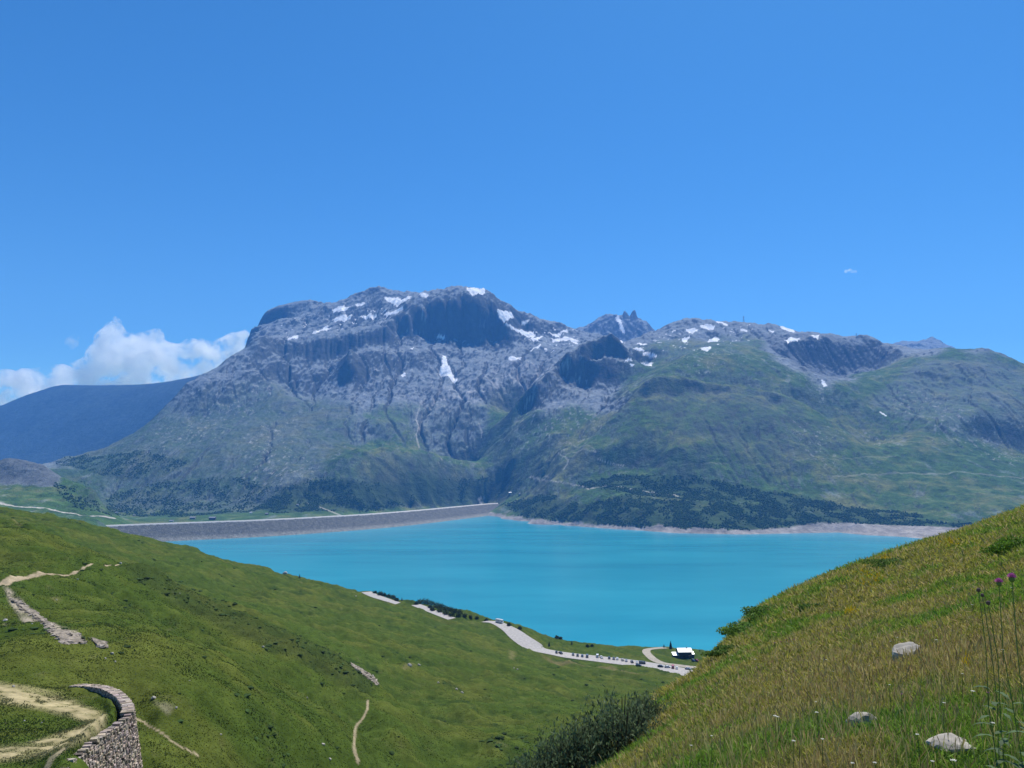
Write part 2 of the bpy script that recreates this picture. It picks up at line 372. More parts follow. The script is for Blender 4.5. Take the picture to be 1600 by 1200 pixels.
# --- relief
cs = np.maximum(0, rocky)
z = FZ0.copy()
def grad(Z):
    gv = np.gradient(Z, axis=0) / np.gradient(FY, axis=0); gu = np.gradient(Z, axis=1) / (FY * (u1[1] - u1[0]))
    return gu, gv
wx2 = fbm(FX, FY, 500, 3, .5, 41) * 90; wy2 = fbm(FX, FY, 500, 3, .5, 47) * 90
base_amp = smooth(-5, 60, FZ0) * smooth(1250, 2200, FY) * (1 - .72 * smooth(5600, 6300, FY) * (FX < -1500)) * (1 - .85 * blur(((fpx < 800) & (FY < 3350) & (FZ0 < 62)).astype(float), 6))
gully = ridged((FX + wx2), (FY + wy2) * .5, 420, 6, .6, 3) - .45      # spurs and gullies running down towards the lake
crag = ridged(FX + wx2 * .5, FY + wy2 * .5, 130, 5, .62, 17) - .4
hum = fbm(FX, FY, 240, 5, .5, 31)
rr = smooth(2600, 4200, FY)
z += base_amp * cs * rr * 28 * (ridged(FX + wx2 * 1.5, (FY + wy2) * .6, 900, 3, .5, 55) - .45)
z += base_amp * cs * rr * 9 * (ridged(FX + wx2 * .4, FY * .25, 130, 4, .6, 59) - .45)
z += base_amp * (gully * (25 * cs * (.4 + rr) + 20 * green) + crag * ((7 + 9 * smooth(4900, 5300, FY)) * cs * (.4 + rr * .8) + 7 * green) + hum * (15 + 10 * cs))
z += base_amp * (fbm(FX, FY, 34, 4, .6, 61) * (1.7 * cs * (1 + rr) + 1.2))
z += (FY > 7000) * 1.0 * np.exp(-((FY - 7500) / 110) ** 2) * (34 * np.exp(-((fpx - 978) / 4.0) ** 4) + 40 * np.exp(-((fpx - 990) / 4.8) ** 4))
z += (FY > 4000) * (FY < 4800) * (75 * np.exp(-((fpx + wx * .15 - 545) / 13) ** 2) * np.exp(-(np.maximum(0, 4500 - FY) / 55) ** 2 - (np.maximum(0, FY - 4500) / 160) ** 2))
# running water: channels cut step by step down the steepest descent (half resolution)
def erode(Z, X, Y, K, its):
    nv, nu = Z.shape; N = nv * nu; idx = np.arange(N).reshape(nv, nu); Z = Z.copy()
    area = (Y * (X[0, 1] / Y[0, 1] - X[0, 0] / Y[0, 0])) * np.gradient(Y, axis=0)
    for it in range(its):
        bs = np.full(Z.shape, 1e-6); rec = idx.copy(); bd = np.ones(Z.shape)
        for dv in (-1, 0, 1):
            for du in (-1, 0, 1):
                if not (dv or du): continue
                a0, a1 = max(0, -dv), nv - max(0, dv); b0, b1 = max(0, -du), nu - max(0, du)
                A = (slice(a0, a1), slice(b0, b1)); B = (slice(a0 + dv, a1 + dv), slice(b0 + du, b1 + du))
                d = np.hypot(X[A] - X[B], Y[A] - Y[B]); g_ = (Z[A] - Z[B]) / d
                m_ = g_ > bs[A]
                bs[A] = np.where(m_, g_, bs[A]); rec[A] = np.where(m_, idx[B], rec[A]); bd[A] = np.where(m_, d, bd[A])
        order = np.argsort(Z.ravel()).tolist(); rl = rec.ravel().tolist(); acc = area.ravel().tolist()
        for i in reversed(order):
            j = rl[i]
            if j != i: acc[j] += acc[i]
        Fk = (K * np.minimum(np.array(acc).reshape(Z.shape), 4e5) ** .45 / bd).ravel().tolist(); zl = Z.ravel().tolist()
        for i in order:
            j = rl[i]
            if j != i: f = Fk[i]; zl[i] = (zl[i] + f * zl[j]) / (1 + f)
        Z = np.array(zl).reshape(nv, nu)
    return Z
def lin_up(a):
    return upsample(a, NU, NV)
Zh = z[::2, ::2]; Xh = FX[::2, ::2]; Yh = FY[::2, ::2]
Kh = (.034 * (.35 + .65 * cs) * base_amp)[::2, ::2]
Ze = erode(Zh, Xh, Yh, Kh, 7)
dz = Ze - Zh; dz = dz - blur(dz, 13)
z += lin_up(np.clip(dz, -60, 40)) * base_amp
keep = smooth(0, 12, np.abs(FZ0 + 3))
z = np.where(FZ0 < 0, FZ0, z); z = np.where((FZ0 > 0) & (FZ0 < 8), np.maximum(z, FZ0 * .6), z)
FZ = z
gu, gv = grad(FZ); slope = np.hypot(gu, gv)
# --- snow
SNOW = [
 [(600,462),(616,461),(630,463),(643,461),(636,470),(620,473)],[(655,456),(670,455),(660,460)],
 [(520,484),(545,478),(552,479),(535,488),(522,489)],[(556,475),(570,470),(570,474),(560,477)],
 [(520,499),(550,493),(550,496),(525,504)],[(486,520),(510,511),(513,514),(490,523)],[(449,528),(465,525),(465,528),(450,530)],
 [(565,489),(588,485),(590,488),(568,491)],[(600,488),(625,480),(628,477),(630,482),(605,492)],
 [(730,449),(758,450),(757,454),(741,460),(730,453)],[(776,477),(790,481),(803,490),(803,494),(788,497),(780,488)],
 [(788,503),(805,509),(830,514),(837,521),(828,524),(812,514),(795,510)],[(817,494),(828,493),(826,498),(815,498)],
 [(835,524),(850,523),(840,530),(828,526)],[(865,520),(885,515),(888,519),(872,522)],[(858,516),(870,520),(876,529),(868,525)],
 [(692,556),(697,556),(700,570),(704,576),(716,589),(712,592),(700,586),(685,577),(690,568)],
 [(682,522),(695,527),(694,533),(684,526)],[(626,584),(633,580),(634,588),(628,590)],[(642,540),(647,538),(640,546)],
 [(795,560),(815,557),(812,562),(798,565)],[(830,545),(845,541),(842,547)],[(862,528),(905,532),(900,536),(864,532)],
 [(962,496),(968,496),(972,506),(976,516),(975,519),(970,512),(965,503)],[(965,524),(982,523),(977,529),(970,531)],
 [(989,541),(1000,543),(1006,550),(1000,551)],[(1004,553),(1025,552),(1028,556),(1005,556)],[(993,532),(1012,537),(1005,539)],
 [(1072,509),(1085,508),(1092,512),(1083,519),(1075,514)],[(1092,506),(1105,505),(1117,510),(1115,514),(1105,513),(1098,510)],
 [(1115,499),(1128,501),(1137,504),(1132,507),(1120,503)],[(1105,530),(1118,524),(1124,528),(1119,533),(1108,531)],
 [(1088,544),(1098,540),(1112,543),(1106,547),(1096,546)],[(1066,525),(1077,524),(1074,530),(1067,531)],[(1157,516),(1168,516),(1168,520),(1158,519)],
 [(1226,530),(1236,527),(1250,529),(1246,532),(1230,532)],[(1266,525),(1272,522),(1280,524),(1278,529),(1270,529)],
 [(1202,515),(1210,519),(1208,521)],[(1220,511),(1242,515),(1240,517),(1224,514)],[(1283,592),(1288,594),(1292,601),(1287,602)],
 [(1375,646),(1384,651),(1386,654),(1378,650)],[(1000,566),(1020,565),(1018,569),(1003,569)],[(983,570),(990,569),(988,572)],[(975,566),(982,563),(990,565)]]
wsn = fbm(FX, FY, 45, 4, .6, 91)
snow = np.zeros_like(green)
for s in SNOW:
    far = 6800 if (s[0][0] in (962,)) else 3000
    m = (inpoly(fpx + wsn * 3, fpy + wsn * 1.6 + .4, s) | inpoly(fpx + wsn * 3 + .6, fpy + wsn * 1.6 - .3, s)) & (FY > (far if far > 5000 else 2800)) & (FY < (8000 if far > 5000 else 6000))
    snow = np.maximum(snow, m.astype(float))
plateau = region([(430,505),(600,470),(640,470),(600,505),(470,528)], 4950, 5800, 2) + region([(790,495),(900,512),(905,545),(830,548)], 4900, 5800, 2) * 1.35 + region([(990,535),(1060,505),(1180,505),(1200,535),(1010,555)], 4200, 5100, 2) * .6
snow = np.maximum(snow, (plateau * smooth(.42, .45, ridged(FX, FY * 1.6, 150, 3, .5, 97) - .38) * .9 > .45).astype(float))
# --- colour of each ground type
def col(c): return np.array(c, float)
n1 = fbm(FX, FY, 320, 5, .6, 101)[..., None]; n2 = fbm(FX, FY, 70, 5, .65, 111)[..., None]; n3 = fbm(FX, FY * .5, 28, 3, .6, 121)[..., None]
stony = smooth(.16, .42, fbm(FX + wx2, FY * .35, 55, 5, .7, 131) + .25 * (n2[..., 0]))[..., None]
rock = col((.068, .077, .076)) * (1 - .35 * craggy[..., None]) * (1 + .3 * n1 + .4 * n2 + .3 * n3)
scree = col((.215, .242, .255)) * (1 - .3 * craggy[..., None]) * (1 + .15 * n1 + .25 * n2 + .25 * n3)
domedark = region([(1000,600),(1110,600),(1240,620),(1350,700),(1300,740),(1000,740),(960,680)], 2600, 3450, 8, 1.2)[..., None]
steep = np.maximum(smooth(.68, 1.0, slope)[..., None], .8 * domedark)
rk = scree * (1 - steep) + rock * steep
lv3 = (lowveg * (1 - blur(forest, 1)))[..., None]
grass = col((.056, .118, .026)) * (1 + .4 * n1 + .8 * n2)
olive = col((.12, .135, .045)) * (1 + .3 * n1 + .6 * n2)
gm = smooth(-.15, .45, n1[..., 0] + .7 * n2[..., 0])[..., None]
gr = grass * (1 - gm) + olive * gm
gr = gr * (1 - .62 * lv3) + col((.045, .062, .055)) * .62 * lv3
gsc = green[..., None] * (1 - .55 * smooth(.6, .9, slope))[..., None]
thr = np.clip(gsc * 1.15 + (n2 * .5 + n3 * .35) * 4 * gsc * (1 - gsc), 0, 1)
thr = thr * (1 - .45 * stony)
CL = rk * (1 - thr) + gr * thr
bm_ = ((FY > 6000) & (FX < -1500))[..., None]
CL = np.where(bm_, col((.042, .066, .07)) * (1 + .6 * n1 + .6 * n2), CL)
fl = col((.035, .065, .022)) * (1 + .3 * n2)
CL = CL * (1 - forest[..., None] * .8) + fl * forest[..., None] * .8
# bare shore between water and plants
shz = smooth(13, 9, FZ + 16 * n2[..., 0] + 8 * n1[..., 0]) * (FX > -150)
bar = region([(1160,829),(1230,822),(1300,817),(1420,818),(1560,822),(1560,850),(1180,842)], 1700, 2600, 1, .3) * smooth(34, 22, FZ)
shz = np.maximum(shz, bar)[..., None]
sh = col((.30, .275, .245)) * (1 + .4 * n2 + .5 * n3 + .2 * n1)
CL = CL * (1 - shz) + sh * shz
pale = region([(640,620),(720,605),(790,570),(900,560),(890,590),(760,625),(660,660)], 3900, 5000, 8)[..., None] * smooth(.0, .35, n2 + n3)
CL = CL * (1 - .6 * pale) + col((.5, .48, .45)) * .6 * pale
spk = smooth(.22, .34, fbm(FX, FY * .7, 22, 3, .75, 141)) * smooth(.0, .3, fbm(FX + wx2, FY * .5, 420, 3, .6, 151)) * (FZ0 > 60) * smooth(2500, 2900, FY) * (1 - forest) * ((FY < 6000) | (FX > -1500))
CL = CL * (1 - .55 * spk[..., None]) + col((.40, .40, .385)) * .55 * spk[..., None]
dks = smooth(.2, .34, fbm(FX, FY * .6, 30, 3, .7, 161)) * green * (FZ0 > 30)
CL = CL * (1 - .45 * dks[..., None]) + col((.02, .035, .016)) * .45 * dks[..., None]
CL = CL * (1 - snow[..., None]) + col((.93, .93, .93)) * snow[..., None]
CL = np.clip(CL, .01, .9)
# tracks on the far slopes
TRK = [([(0,785),(50,788),(110,796),(170,809),(180,810)],1.6,2.0),([(757,790),(750,781),(748,776),(766,771)],1.5,2.2),
 ([(828,745),(830,743),(850,747),(880,753),(920,763),(980,764),(1020,766),(1080,774)],1.3,1.6),([(880,730),(886,722),(888,716),(880,710),(872,707)],1.2,1.4),
 ([(935,717),(950,722),(975,726)],1.2,1.4),([(480,785),(500,792),(517,799),(535,806)],1.3,1.5),([(870,690),(890,688),(900,697),(925,702),(932,708),(880,706)],1.1,.8),
 ([(1300,745),(1350,738),(1420,735),(1500,737),(1600,746)],1.2,.7),([(1080,722),(1180,721),(1300,716),(1400,712)],1.0,.5),([(850,740),(862,744),(866,743)],1.3,1.3),
 ([(655,640),(650,655),(655,668),(650,680),(655,700)],1.3,1.6),([(748,660),(753,672),(752,680)],1.2,1.3)]
for ln, w, s in TRK:
    best = np.full(fpx.shape, 99.)
    bb = (fpx > min(p[0] for p in ln) - 6) & (fpx < max(p[0] for p in ln) + 6) & (fpy > min(p[1] for p in ln) - 6) & (fpy < max(p[1] for p in ln) + 6) & (FY < 4200)
    X, Y = fpx[bb], fpy[bb]; bd = np.full(X.shape, 99.)
    for (a, b) in zip(ln[:-1], ln[1:]):
        dx, dy = b[0] - a[0], b[1] - a[1]; q = np.clip(((X - a[0]) * dx + (Y - a[1]) * dy) / (dx * dx + dy * dy), 0, 1)
        bd = np.minimum(bd, np.hypot(X - a[0] - q * dx, (Y - a[1] - q * dy) * 1.3))
    k = np.clip((w * .75 + .5 - bd), 0, 1) * min(1, s * .45)
    CL[bb] = CL[bb] * (1 - k[:, None]) + col((.5, .46, .4)) * k[:, None]
far_mat = terrain_mat('mountain ground', [(6, .22, 3.0), (35, .18, 9.0)])
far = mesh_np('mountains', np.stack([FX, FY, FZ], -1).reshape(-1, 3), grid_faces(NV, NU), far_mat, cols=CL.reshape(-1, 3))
tag(far, kind='structure', label='grey rocky mountains with snow patches and green lower slopes across the lake', cat='mountains')
def far_z(x, y):
    u = np.asarray(x, float) / y; v = np.log(y)
    i = (v - v1[0]) / (v1[-1] - v1[0]) * (NV - 1); j = (u - u1[0]) / (u1[-1] - u1[0]) * (NU - 1)
    i0 = np.clip(np.floor(i).astype(int), 0, NV - 2); j0 = np.clip(np.floor(j).astype(int), 0, NU - 2); a = i - i0; b = j - j0
    return (FZ[i0, j0] * (1 - a) * (1 - b) + FZ[i0 + 1, j0] * a * (1 - b) + FZ[i0, j0 + 1] * (1 - a) * b + FZ[i0 + 1, j0 + 1] * a * b)
# ------------------------------------------------------------------ lake
m, nt, b = mat_new('lake water')
b.inputs['Base Color'].default_value = (.012, .30, .44, 1); b.inputs['Roughness'].default_value = .22
b.inputs['IOR'].default_value = 1.33; b.inputs['Specular IOR Level'].default_value = .35
g = nt.nodes.new('ShaderNodeNewGeometry'); mp = nt.nodes.new('ShaderNodeMapping'); mp.inputs['Scale'].default_value = (.5, 1.4, 1); mp.inputs['Rotation'].default_value = (0, 0, .25)
n = nt.nodes.new('ShaderNodeTexNoise'); n.inputs['Scale'].default_value = .0035; n.inputs['Detail'].default_value = 8; n.inputs['Roughness'].default_value = .62
r = nt.nodes.new('ShaderNodeValToRGB'); r.color_ramp.elements[0].position = .35; r.color_ramp.elements[1].position = .66
r.color_ramp.elements[0].color = (.009, .235, .33, 1); r.color_ramp.elements[1].color = (.022, .315, .41, 1)
n2_ = nt.nodes.new('ShaderNodeTexNoise'); n2_.inputs['Scale'].default_value = .35; n2_.inputs['Detail'].default_value = 3
q = nt.nodes.new('ShaderNodeBump'); q.inputs['Distance'].default_value = .12; q.inputs['Strength'].default_value = .5
nt.links.new(g.outputs['Position'], mp.inputs[0]); nt.links.new(mp.outputs[0], n.inputs['Vector']); nt.links.new(n.outputs[0], r.inputs[0])
nt.links.new(r.outputs[0], b.inputs['Base Color']); nt.links.new(g.outputs['Position'], n2_.inputs['Vector'])
nt.links.new(n2_.outputs[0], q.inputs['Height']); nt.links.new(q.outputs[0], b.inputs['Normal'])
lake = mesh_np('lake', np.array([(-3200, 500, 0), (3200, 500, 0), (3200, 3600, 0), (-3200, 3600, 0)], float), np.array([[0, 1, 2, 3]]), m)
tag(lake, kind='structure')
# ------------------------------------------------------------------ near slopes: one height sheet from the camera's feet to the shore
N = Surf()
N.ridge([(-300,780,720),(20,806,700),(100,822,700),(250,845,680),(370,880,660),(420,893,655),(440,896,655),(470,900,660),(490,908,660),(600,929,680),(640,940,685),(700,947,690),(740,957,690),(762,968,690),(800,976,690),(840,986,700),(880,996,700),(930,1006,720),(945,1012,740),(990,1013,760),(1030,1011,770),(1060,1012,770),(1110,1018,760)],1.08,22,1.2,80,step=16)
for px in range(-400, 2100, 80):
    N.zat(px, -25, 1010); N.zat(px, -45, 1180)
# big smooth slope above the road
N.add([(300,925,350),(420,955,350),(520,985,380)],30)
N.add([(150,850,450),(300,900,450),(400,922,470),(500,942,500),(600,962,530)],30)
N.add([(600,1000,400),(700,1000,450),(760,1000,540)],30)
N.add([(640,1060,300),(700,1040,360),(800,1020,480)],30)
N.add([(800,1050,400),(900,1060,430),(1000,1068,450)],30)
N.add([(600,1130,170),(650,1150,180),(700,1180,172),(750,1197,165)],25)
N.add([(800,1150,210),(900,1130,270),(950,1100,350),(1000,1080,400),(1040,1075,420)],30)
N.add([(850,1192,175),(950,1192,175),(1050,1180,200)],30)
# road shelf
ROADM = [(757,971,655),(775,973,645),(797,984,625),(815,998,605),(840,1013,590),(875,1022,590),(930,1029,590),(980,1035,585),(1020,1041,575),(1060,1048,560),(1100,1060,540)]
ROADU1 = [(572,925,668),(585,931,655),(600,936,645),(622,943,640)]
ROADU2 = [(650,945,665),(665,951,650),(685,959,640),(706,967,630)]
SIDE = [(1040,1012,745),(1025,1013,735),(1012,1015,715),(1010,1019,690),(1015,1025,655),(1024,1032,630),(1038,1037,612),(1060,1040,605),(1095,1044,600)]
for L in (ROADM, ROADU1, ROADU2, SIDE): N.add(L, 10)
N.add([(830,995,640),(860,1010,625),(900,1015,640),(950,1018,650),(990,1024,650)],15)
N.add([(1030,1022,690),(1065,1024,690),(1090,1028,680)],12)
N.add([(1065,1018,725),(1090,1020,720)],12)
N.add([(700,985,560),(780,1003,560),(830,1030,530),(900,1042,520),(1000,1052,500),(1050,1062,480)],20)
# mound with the upper path
N.ridge([(-250,770,300),(-100,790,280),(0,806,265),(30,812,260),(60,824,255),(100,838,250),(150,862,240),(190,880,227),(225,893,215),(260,912,212),(300,933,210),(350,952,208),(400,966,208),(440,982,210),(500,1012,214),(560,1046,220),(592,1074,225),(612,1100,222)],1.13,10,step=12)
N.add([(-60,938,142),(0,925,150),(60,910,165),(110,903,180),(150,893,200),(190,885,220)],14)
N.add([(0,870,190),(80,865,200),(130,875,215)],25)
N.add([(60,935,148),(140,930,168),(220,950,175),(300,985,172),(400,1025,172),(480,1058,180),(550,1090,188)],22)
# nearer spur with its gully behind
N.ridge([(180,985,116),(240,990,118),(325,1014,125),(400,1056,132),(452,1083,138),(512,1113,145),(560,1142,152)],1.14,4,step=12)
N.add([(0,960,125),(60,965,120),(120,990,112)],20)
N.add([(0,1010,100),(50,1010,100),(150,1030,100),(250,1052,102),(350,1085,107),(450,1125,116),(550,1172,132)],28)
N.add([(250,1100,92),(350,1140,96),(450,1182,108)],25)
N.add([(300,1195,84),(450,1230,98),(560,1215,128),(650,1230,150),(750,1250,140)],35)
# bend of the old road and its retaining wall
N.add([(-80,1083,80),(0,1085,78),(60,1090,78),(110,1097,77),(150,1106,74)],15)
N.add([(170,1115,70),(150,1138,66),(100,1165,61),(40,1185,57),(-60,1200,55)],12)
N.add([(0,1130,68),(60,1130,68),(120,1125,69)],18)
N.add([(-60,1066,86),(0,1068,86),(60,1068,88),(110,1070,90),(150,1073,94),(185,1080,96),(205,1092,96),(215,1105,94),(240,1140,88),(260,1180,82),(250,1215,76)],12)
for px, z_, D in ((215,149,78),(222,148.5,72),(215,148.5,66),(200,148.5,61),(178,148.8,57),(260,147,66),(200,146,54),(260,150,50)): N.zat(px, z_, D)
N.add([(60,1215,53),(0,1230,50)],20)
N.add([(120,1182,54.6),(132,1195,54.6),(145,1208,54),(100,1192,52),(120,1205,51.5)],8)
WALLP = [P(112, 1079, 86.5), P(140, 1079.5, 85), P(163, 1083, 82.5), P(183, 1092, 79), P(196, 1106, 75.5), P(200, 1119, 71.5), P(188, 1131, 66.5), P(162, 1148, 62), P(128, 1176, 56.5), P(108, 1194, 53.5)]
_cc = np.array(P(60, 1132, 68))
for _p in catmull(WALLP, 5):
    _p = np.array(_p); _d = (_cc - _p)[:2]; _d /= np.linalg.norm(_d)
    for _o, _z in ((.9, .35), (2.2, .3)):
        _q = _p[:2] + _d * _o; N.zat(800 + FPX * .994 * _q[0] / _q[1], _p[2] + _z, _q[1])
# ground between the camera and the left slope, below the picture
for px, z_, D in ((800,169,25),(800,160,50),(800,147,85),(600,168,20),(600,158,40),(600,148,75),(400,167,15),(400,158,32),(400,152,55),(150,168,12),(150,158,28),(-200,168,12),(-200,158,35),(-200,170,6),(200,173,6),(500,173.5,8),(700,175,7),(900,168,24),(900,155,60),(900,142,110),(1000,150,80),(1000,165,34)): N.zat(px, z_, D)
# meadow slope on the right
N.ridge([(2300,640,60),(2000,690,55),(1800,740,50),(1600,803,44),(1550,824,42),(1480,848,41),(1420,866,40),(1350,893,39),(1280,918,37),(1200,954,34),(1170,968,32),(1140,1002,29),(1110,1034,26),(1075,1069,23.5),(1048,1095,21)],1.2,30,2.2,100,step=14)
N.add([(1048,1095,21),(1020,1140,17),(990,1185,13.5)],12)
N.add([(1020,1095,24),(985,1150,19),(960,1200,15.5)],12)
N.add([(930,1205,16),(870,1215,16.5),(820,1240,16),(760,1270,15)],20)
N.add([(1600,900,19),(1450,920,22),(1300,965,23),(1200,1010,21),(1130,1060,18)],25)
N.add([(1600,1000,9),(1450,1000,12),(1300,1035,12.5),(1180,1080,13),(1100,1130,12)],25)
N.add([(1600,1100,5.8),(1450,1100,6.6),(1300,1120,7.2),(1180,1150,8),(1080,1180,9)],25)
N.add([(1600,1200,4.2),(1450,1200,4.4),(1300,1200,4.8),(1180,1200,5.8),(1060,1220,7)],25)
for px, z_, D in ((1750,178.8,4),(2000,179.3,4),(1900,179,2),(1500,178.3,2),(1100,178.2,2),(800,178,2),(500,177.6,2),(200,177,2),(-100,176.5,2),(-300,176,3),
                  (800,176.9,4.2),(2000,180.5,8),(1200,178.4,1.2),(600,178.1,1.2),(0,177.6,1.2),(1900,178.7,1.2)): N.zat(px, z_, D)
for px in range(1150, 2300, 120):
    N.zat(px, 150 - (px < 1400) * 15, 110); N.zat(px, 95, 300); N.zat(px, 12 if px < 1400 else 25, 620); N.zat(px, -6, 780)
N.fit(vs=.6)
MU, MV = 1250, 1350
a1 = np.linspace(-0.95, 0.98, MU); b1 = np.linspace(math.log(1.2), math.log(1170), MV)
uc, vc = np.meshgrid(np.linspace(a1[0], a1[-1], 420), np.linspace(b1[0], b1[-1], 480))
GUU, GVV = np.meshgrid(a1, b1); GY = np.exp(GVV); GX = GUU * GY
gt = upsample(N.t(uc, vc), MU, MV); GZ0 = CAMZ + gt * GY
gpx, gpy = pix(GX, GY, GZ0)
far_w = smooth(50, 110, GY); right = smooth(0.10, .2, GUU - .0) * smooth(70, 50, GY)
hill = 1 - far_w
h1 = fbm(GX, GY, 45, 4, .5, 201); h2 = fbm(GX, GY, 9, 5, .6, 211); h3 = fbm(GX, GY, 1.7, 4, .6, 221)
shore_k = smooth(0, 10, GZ0)
warpx = fbm(GX, GY, 60, 3, .5, 231) * 14
spur = ridged(GX * .8 + GY * .6 + warpx, (GY * .8 - GX * .6) * .35, 55, 4, .55, 241) - .5
z = GZ0 + shore_k * far_w * (h1 * 3.6 + h2 * 1.1 * smooth(60, 160, GY) + h2 * .35 + spur * 4.2 * smooth(90, 200, GY))
# low terraces worn across the slopes
tz = (GZ0 + h1 * 5) / 1.9; tf_ = tz - np.floor(tz)
z += shore_k * smooth(90, 200, GY) * (smooth(.3, .8, tf_) - tf_) * .9
z += hill * (h2 * .22 * smooth(2, 8, GY) + h3 * .07 * smooth(1.5, 4, GY))
def lookup(A, x, y):
    u = np.asarray(x, float) / y; v = np.log(y)
    i = (v - b1[0]) / (b1[-1] - b1[0]) * (MV - 1); j = (u - a1[0]) / (a1[-1] - a1[0]) * (MU - 1)
    i0 = np.clip(np.floor(i).astype(int), 0, MV - 2); j0 = np.clip(np.floor(j).astype(int), 0, MU - 2); a = np.clip(i - i0, 0, 1); b = np.clip(j - j0, 0, 1)
    return A[i0, j0] * (1 - a) * (1 - b) + A[i0 + 1, j0] * a * (1 - b) + A[i0, j0 + 1] * (1 - a) * b + A[i0 + 1, j0 + 1] * a * b
def segdist(X, Y, pts):
    """distance to a polyline in plan, and the height of its nearest point"""
    bd = np.full(X.shape, 1e9); bz = np.zeros(X.shape)
    for a, b in zip(pts[:-1], pts[1:]):
        dx, dy = b[0] - a[0], b[1] - a[1]; q = np.clip(((X - a[0]) * dx + (Y - a[1]) * dy) / (dx * dx + dy * dy + 1e-9), 0, 1)
        d = np.hypot(X - a[0] - q * dx, Y - a[1] - q * dy); m_ = d < bd
        bd = np.where(m_, d, bd); bz = np.where(m_, a[2] + (b[2] - a[2]) * q, bz)
    return bd, bz
ROADS = []
for L, w in ((ROADM, 17), (ROADU1, 9), (ROADU2, 9), (SIDE, 7)):
    line = catmull([P(*p) for p in L])
    if L is ROADM:
        ws = [8 + 10 * smooth(0, 1, i / (len(line) - 1) * 2.4) for i in range(len(line))]
    else: ws = [w] * len(line)
    ROADS.append((line, ws))
    bb = (GX > min(p[0] for p in line) - 25) & (GX < max(p[0] for p in line) + 25) & (GY > min(p[1] for p in line) - 25) & (GY < max(p[1] for p in line) + 25)
    d, rz = segdist(GX[bb], GY[bb], line); wm = max(ws) / 2
    k = smooth(wm + 9, wm + 1.5, d); z[bb] = z[bb] * (1 - k) + (rz - .12) * k
GZ = z
# --- ground cover
def lines_mask(ln, w0, w1=None, soft=1.2, D0=0, D1=1e9, yk=1.4):
    w1 = w1 or w0; out = np.zeros(gpx.shape)
    bb = (gpx > min(p[0] for p in ln) - 25) & (gpx < max(p[0] for p in ln) + 25) & (gpy > min(p[1] for p in ln) - 25) & (gpy < max(p[1] for p in ln) + 25) & (GY > D0) & (GY < D1)
    X = gpx[bb] + .5 * h2[bb] * w0 ** .5; Y = gpy[bb] + .5 * h3[bb] * w0 ** .5; r = np.zeros(X.shape); n = len(ln) - 1
    for i, (a, b) in enumerate(zip(ln[:-1], ln[1:])):
        dx, dy = b[0] - a[0], b[1] - a[1]; q = np.clip(((X - a[0]) * dx + (Y - a[1]) * dy) / (dx * dx + dy * dy), 0, 1)
        d = np.hypot(X - a[0] - q * dx, (Y - a[1] - q * dy) * yk); w = w0 + (w1 - w0) * (i + q) / n
        r = np.maximum(r, np.clip((w - d) / soft + .5, 0, 1))
    out[bb] = r; return out
def regn(poly, lo=0, hi=1e9, soft=2, wp=6):
    m = inpoly(gpx + h2 * wp * 2 + h1 * wp, gpy + h2 * wp + h3 * wp, poly) & (GY > lo) & (GY < hi)
    return blur(m.astype(float), soft)
e1, e2, e3 = h1[..., None], h2[..., None], h3[..., None]
GL = col((.056, .086, .016)) * (1 + .18 * e1 + .35 * e2)
gy = col((.115, .118, .026)) * (1 + .3 * e2)
mixm = smooth(-.2, .5, fbm(GX, GY, 38, 5, .6, 301) + .5 * h2)[..., None]
GL = GL * (1 - mixm * .5) + gy * mixm * .5
dk = smooth(.12, .35, fbm(GX + GY * .4, GY * .6, 16, 5, .65, 311) )[..., None] * smooth(80, 150, GY)[..., None]
GL = GL * (1 - dk * .55) + col((.022, .045, .012)) * dk * .55
st_ = smooth(.25, .5, fbm(GX, GY, 5, 4, .7, 321))[..., None]
GL = GL * (1 - .25 * st_) + col((.16, .15, .07)) * .25 * st_
# dark dwarf shrubs along the mound's edge
dw = regn([(185,895),(230,890),(330,925),(450,985),(540,1030),(600,1075),(560,1080),(440,1010),(330,955),(220,915)], 190, 260, 3)[..., None]
GL = GL * (1 - .45 * dw) + col((.035, .05, .02)) * .45 * dw
# right-hand meadow soil
rm = (smooth(.0, .12, GUU) * smooth(75, 60, GY))[..., None]
soil = col((.16, .155, .045)) * (1 + .4 * e2 + .3 * e3)
gsoil = col((.06, .085, .02)) * (1 + .3 * e3)
sm = smooth(-.1, .3, fbm(GX, GY, 3.2, 4, .6, 331))[..., None]
GL = GL * (1 - rm) + (soil * (1 - sm) + gsoil * sm) * rm
dust = col((.36, .29, .19)) * (1 + .3 * e2 + .25 * e3); pale = col((.34, .29, .22)) * (1 + .4 * e3 + .3 * e2)
def lay(mask, c, k=1.0):
    global GL
    m_ = (np.clip(mask, 0, 1) * k)[..., None]; GL = GL * (1 - m_) + c * m_
lay(lines_mask([(-60,938),(0,924),(30,915),(60,910),(110,903),(150,893),(190,884)], 6, 1.6, D0=120, D1=260), dust)
lay(lines_mask([(575,1098),(574,1112),(562,1128),(555,1140),(553,1165),(560,1187)], 1.8, 2.5, D0=90, D1=260), dust, .8)
lay(lines_mask([(540,1030),(556,1042),(575,1052),(590,1066),(596,1074)], 1.2, 3.5, D0=150, D1=260), pale, .9)
lay(lines_mask([(203,1115),(225,1120),(250,1135),(270,1150),(310,1170)], 2.4, 1.8, D0=70, D1=130), dust, .9)
bend = lines_mask([(-60,1082),(0,1086),(60,1094),(115,1103),(152,1118),(148,1136),(105,1156),(50,1172),(-60,1184)], 13, 15, 12, 50, 86, 1.2)
lay(bend * (.45 + .55 * smooth(-.3, .3, h3 + h2)), col((.36, .30, .17)) * (1 + .3 * e3), .95)
lay(lines_mask([(100,1170),(80,1185),(70,1205)], 4, 5, 3, 50, 80), dust, .7)
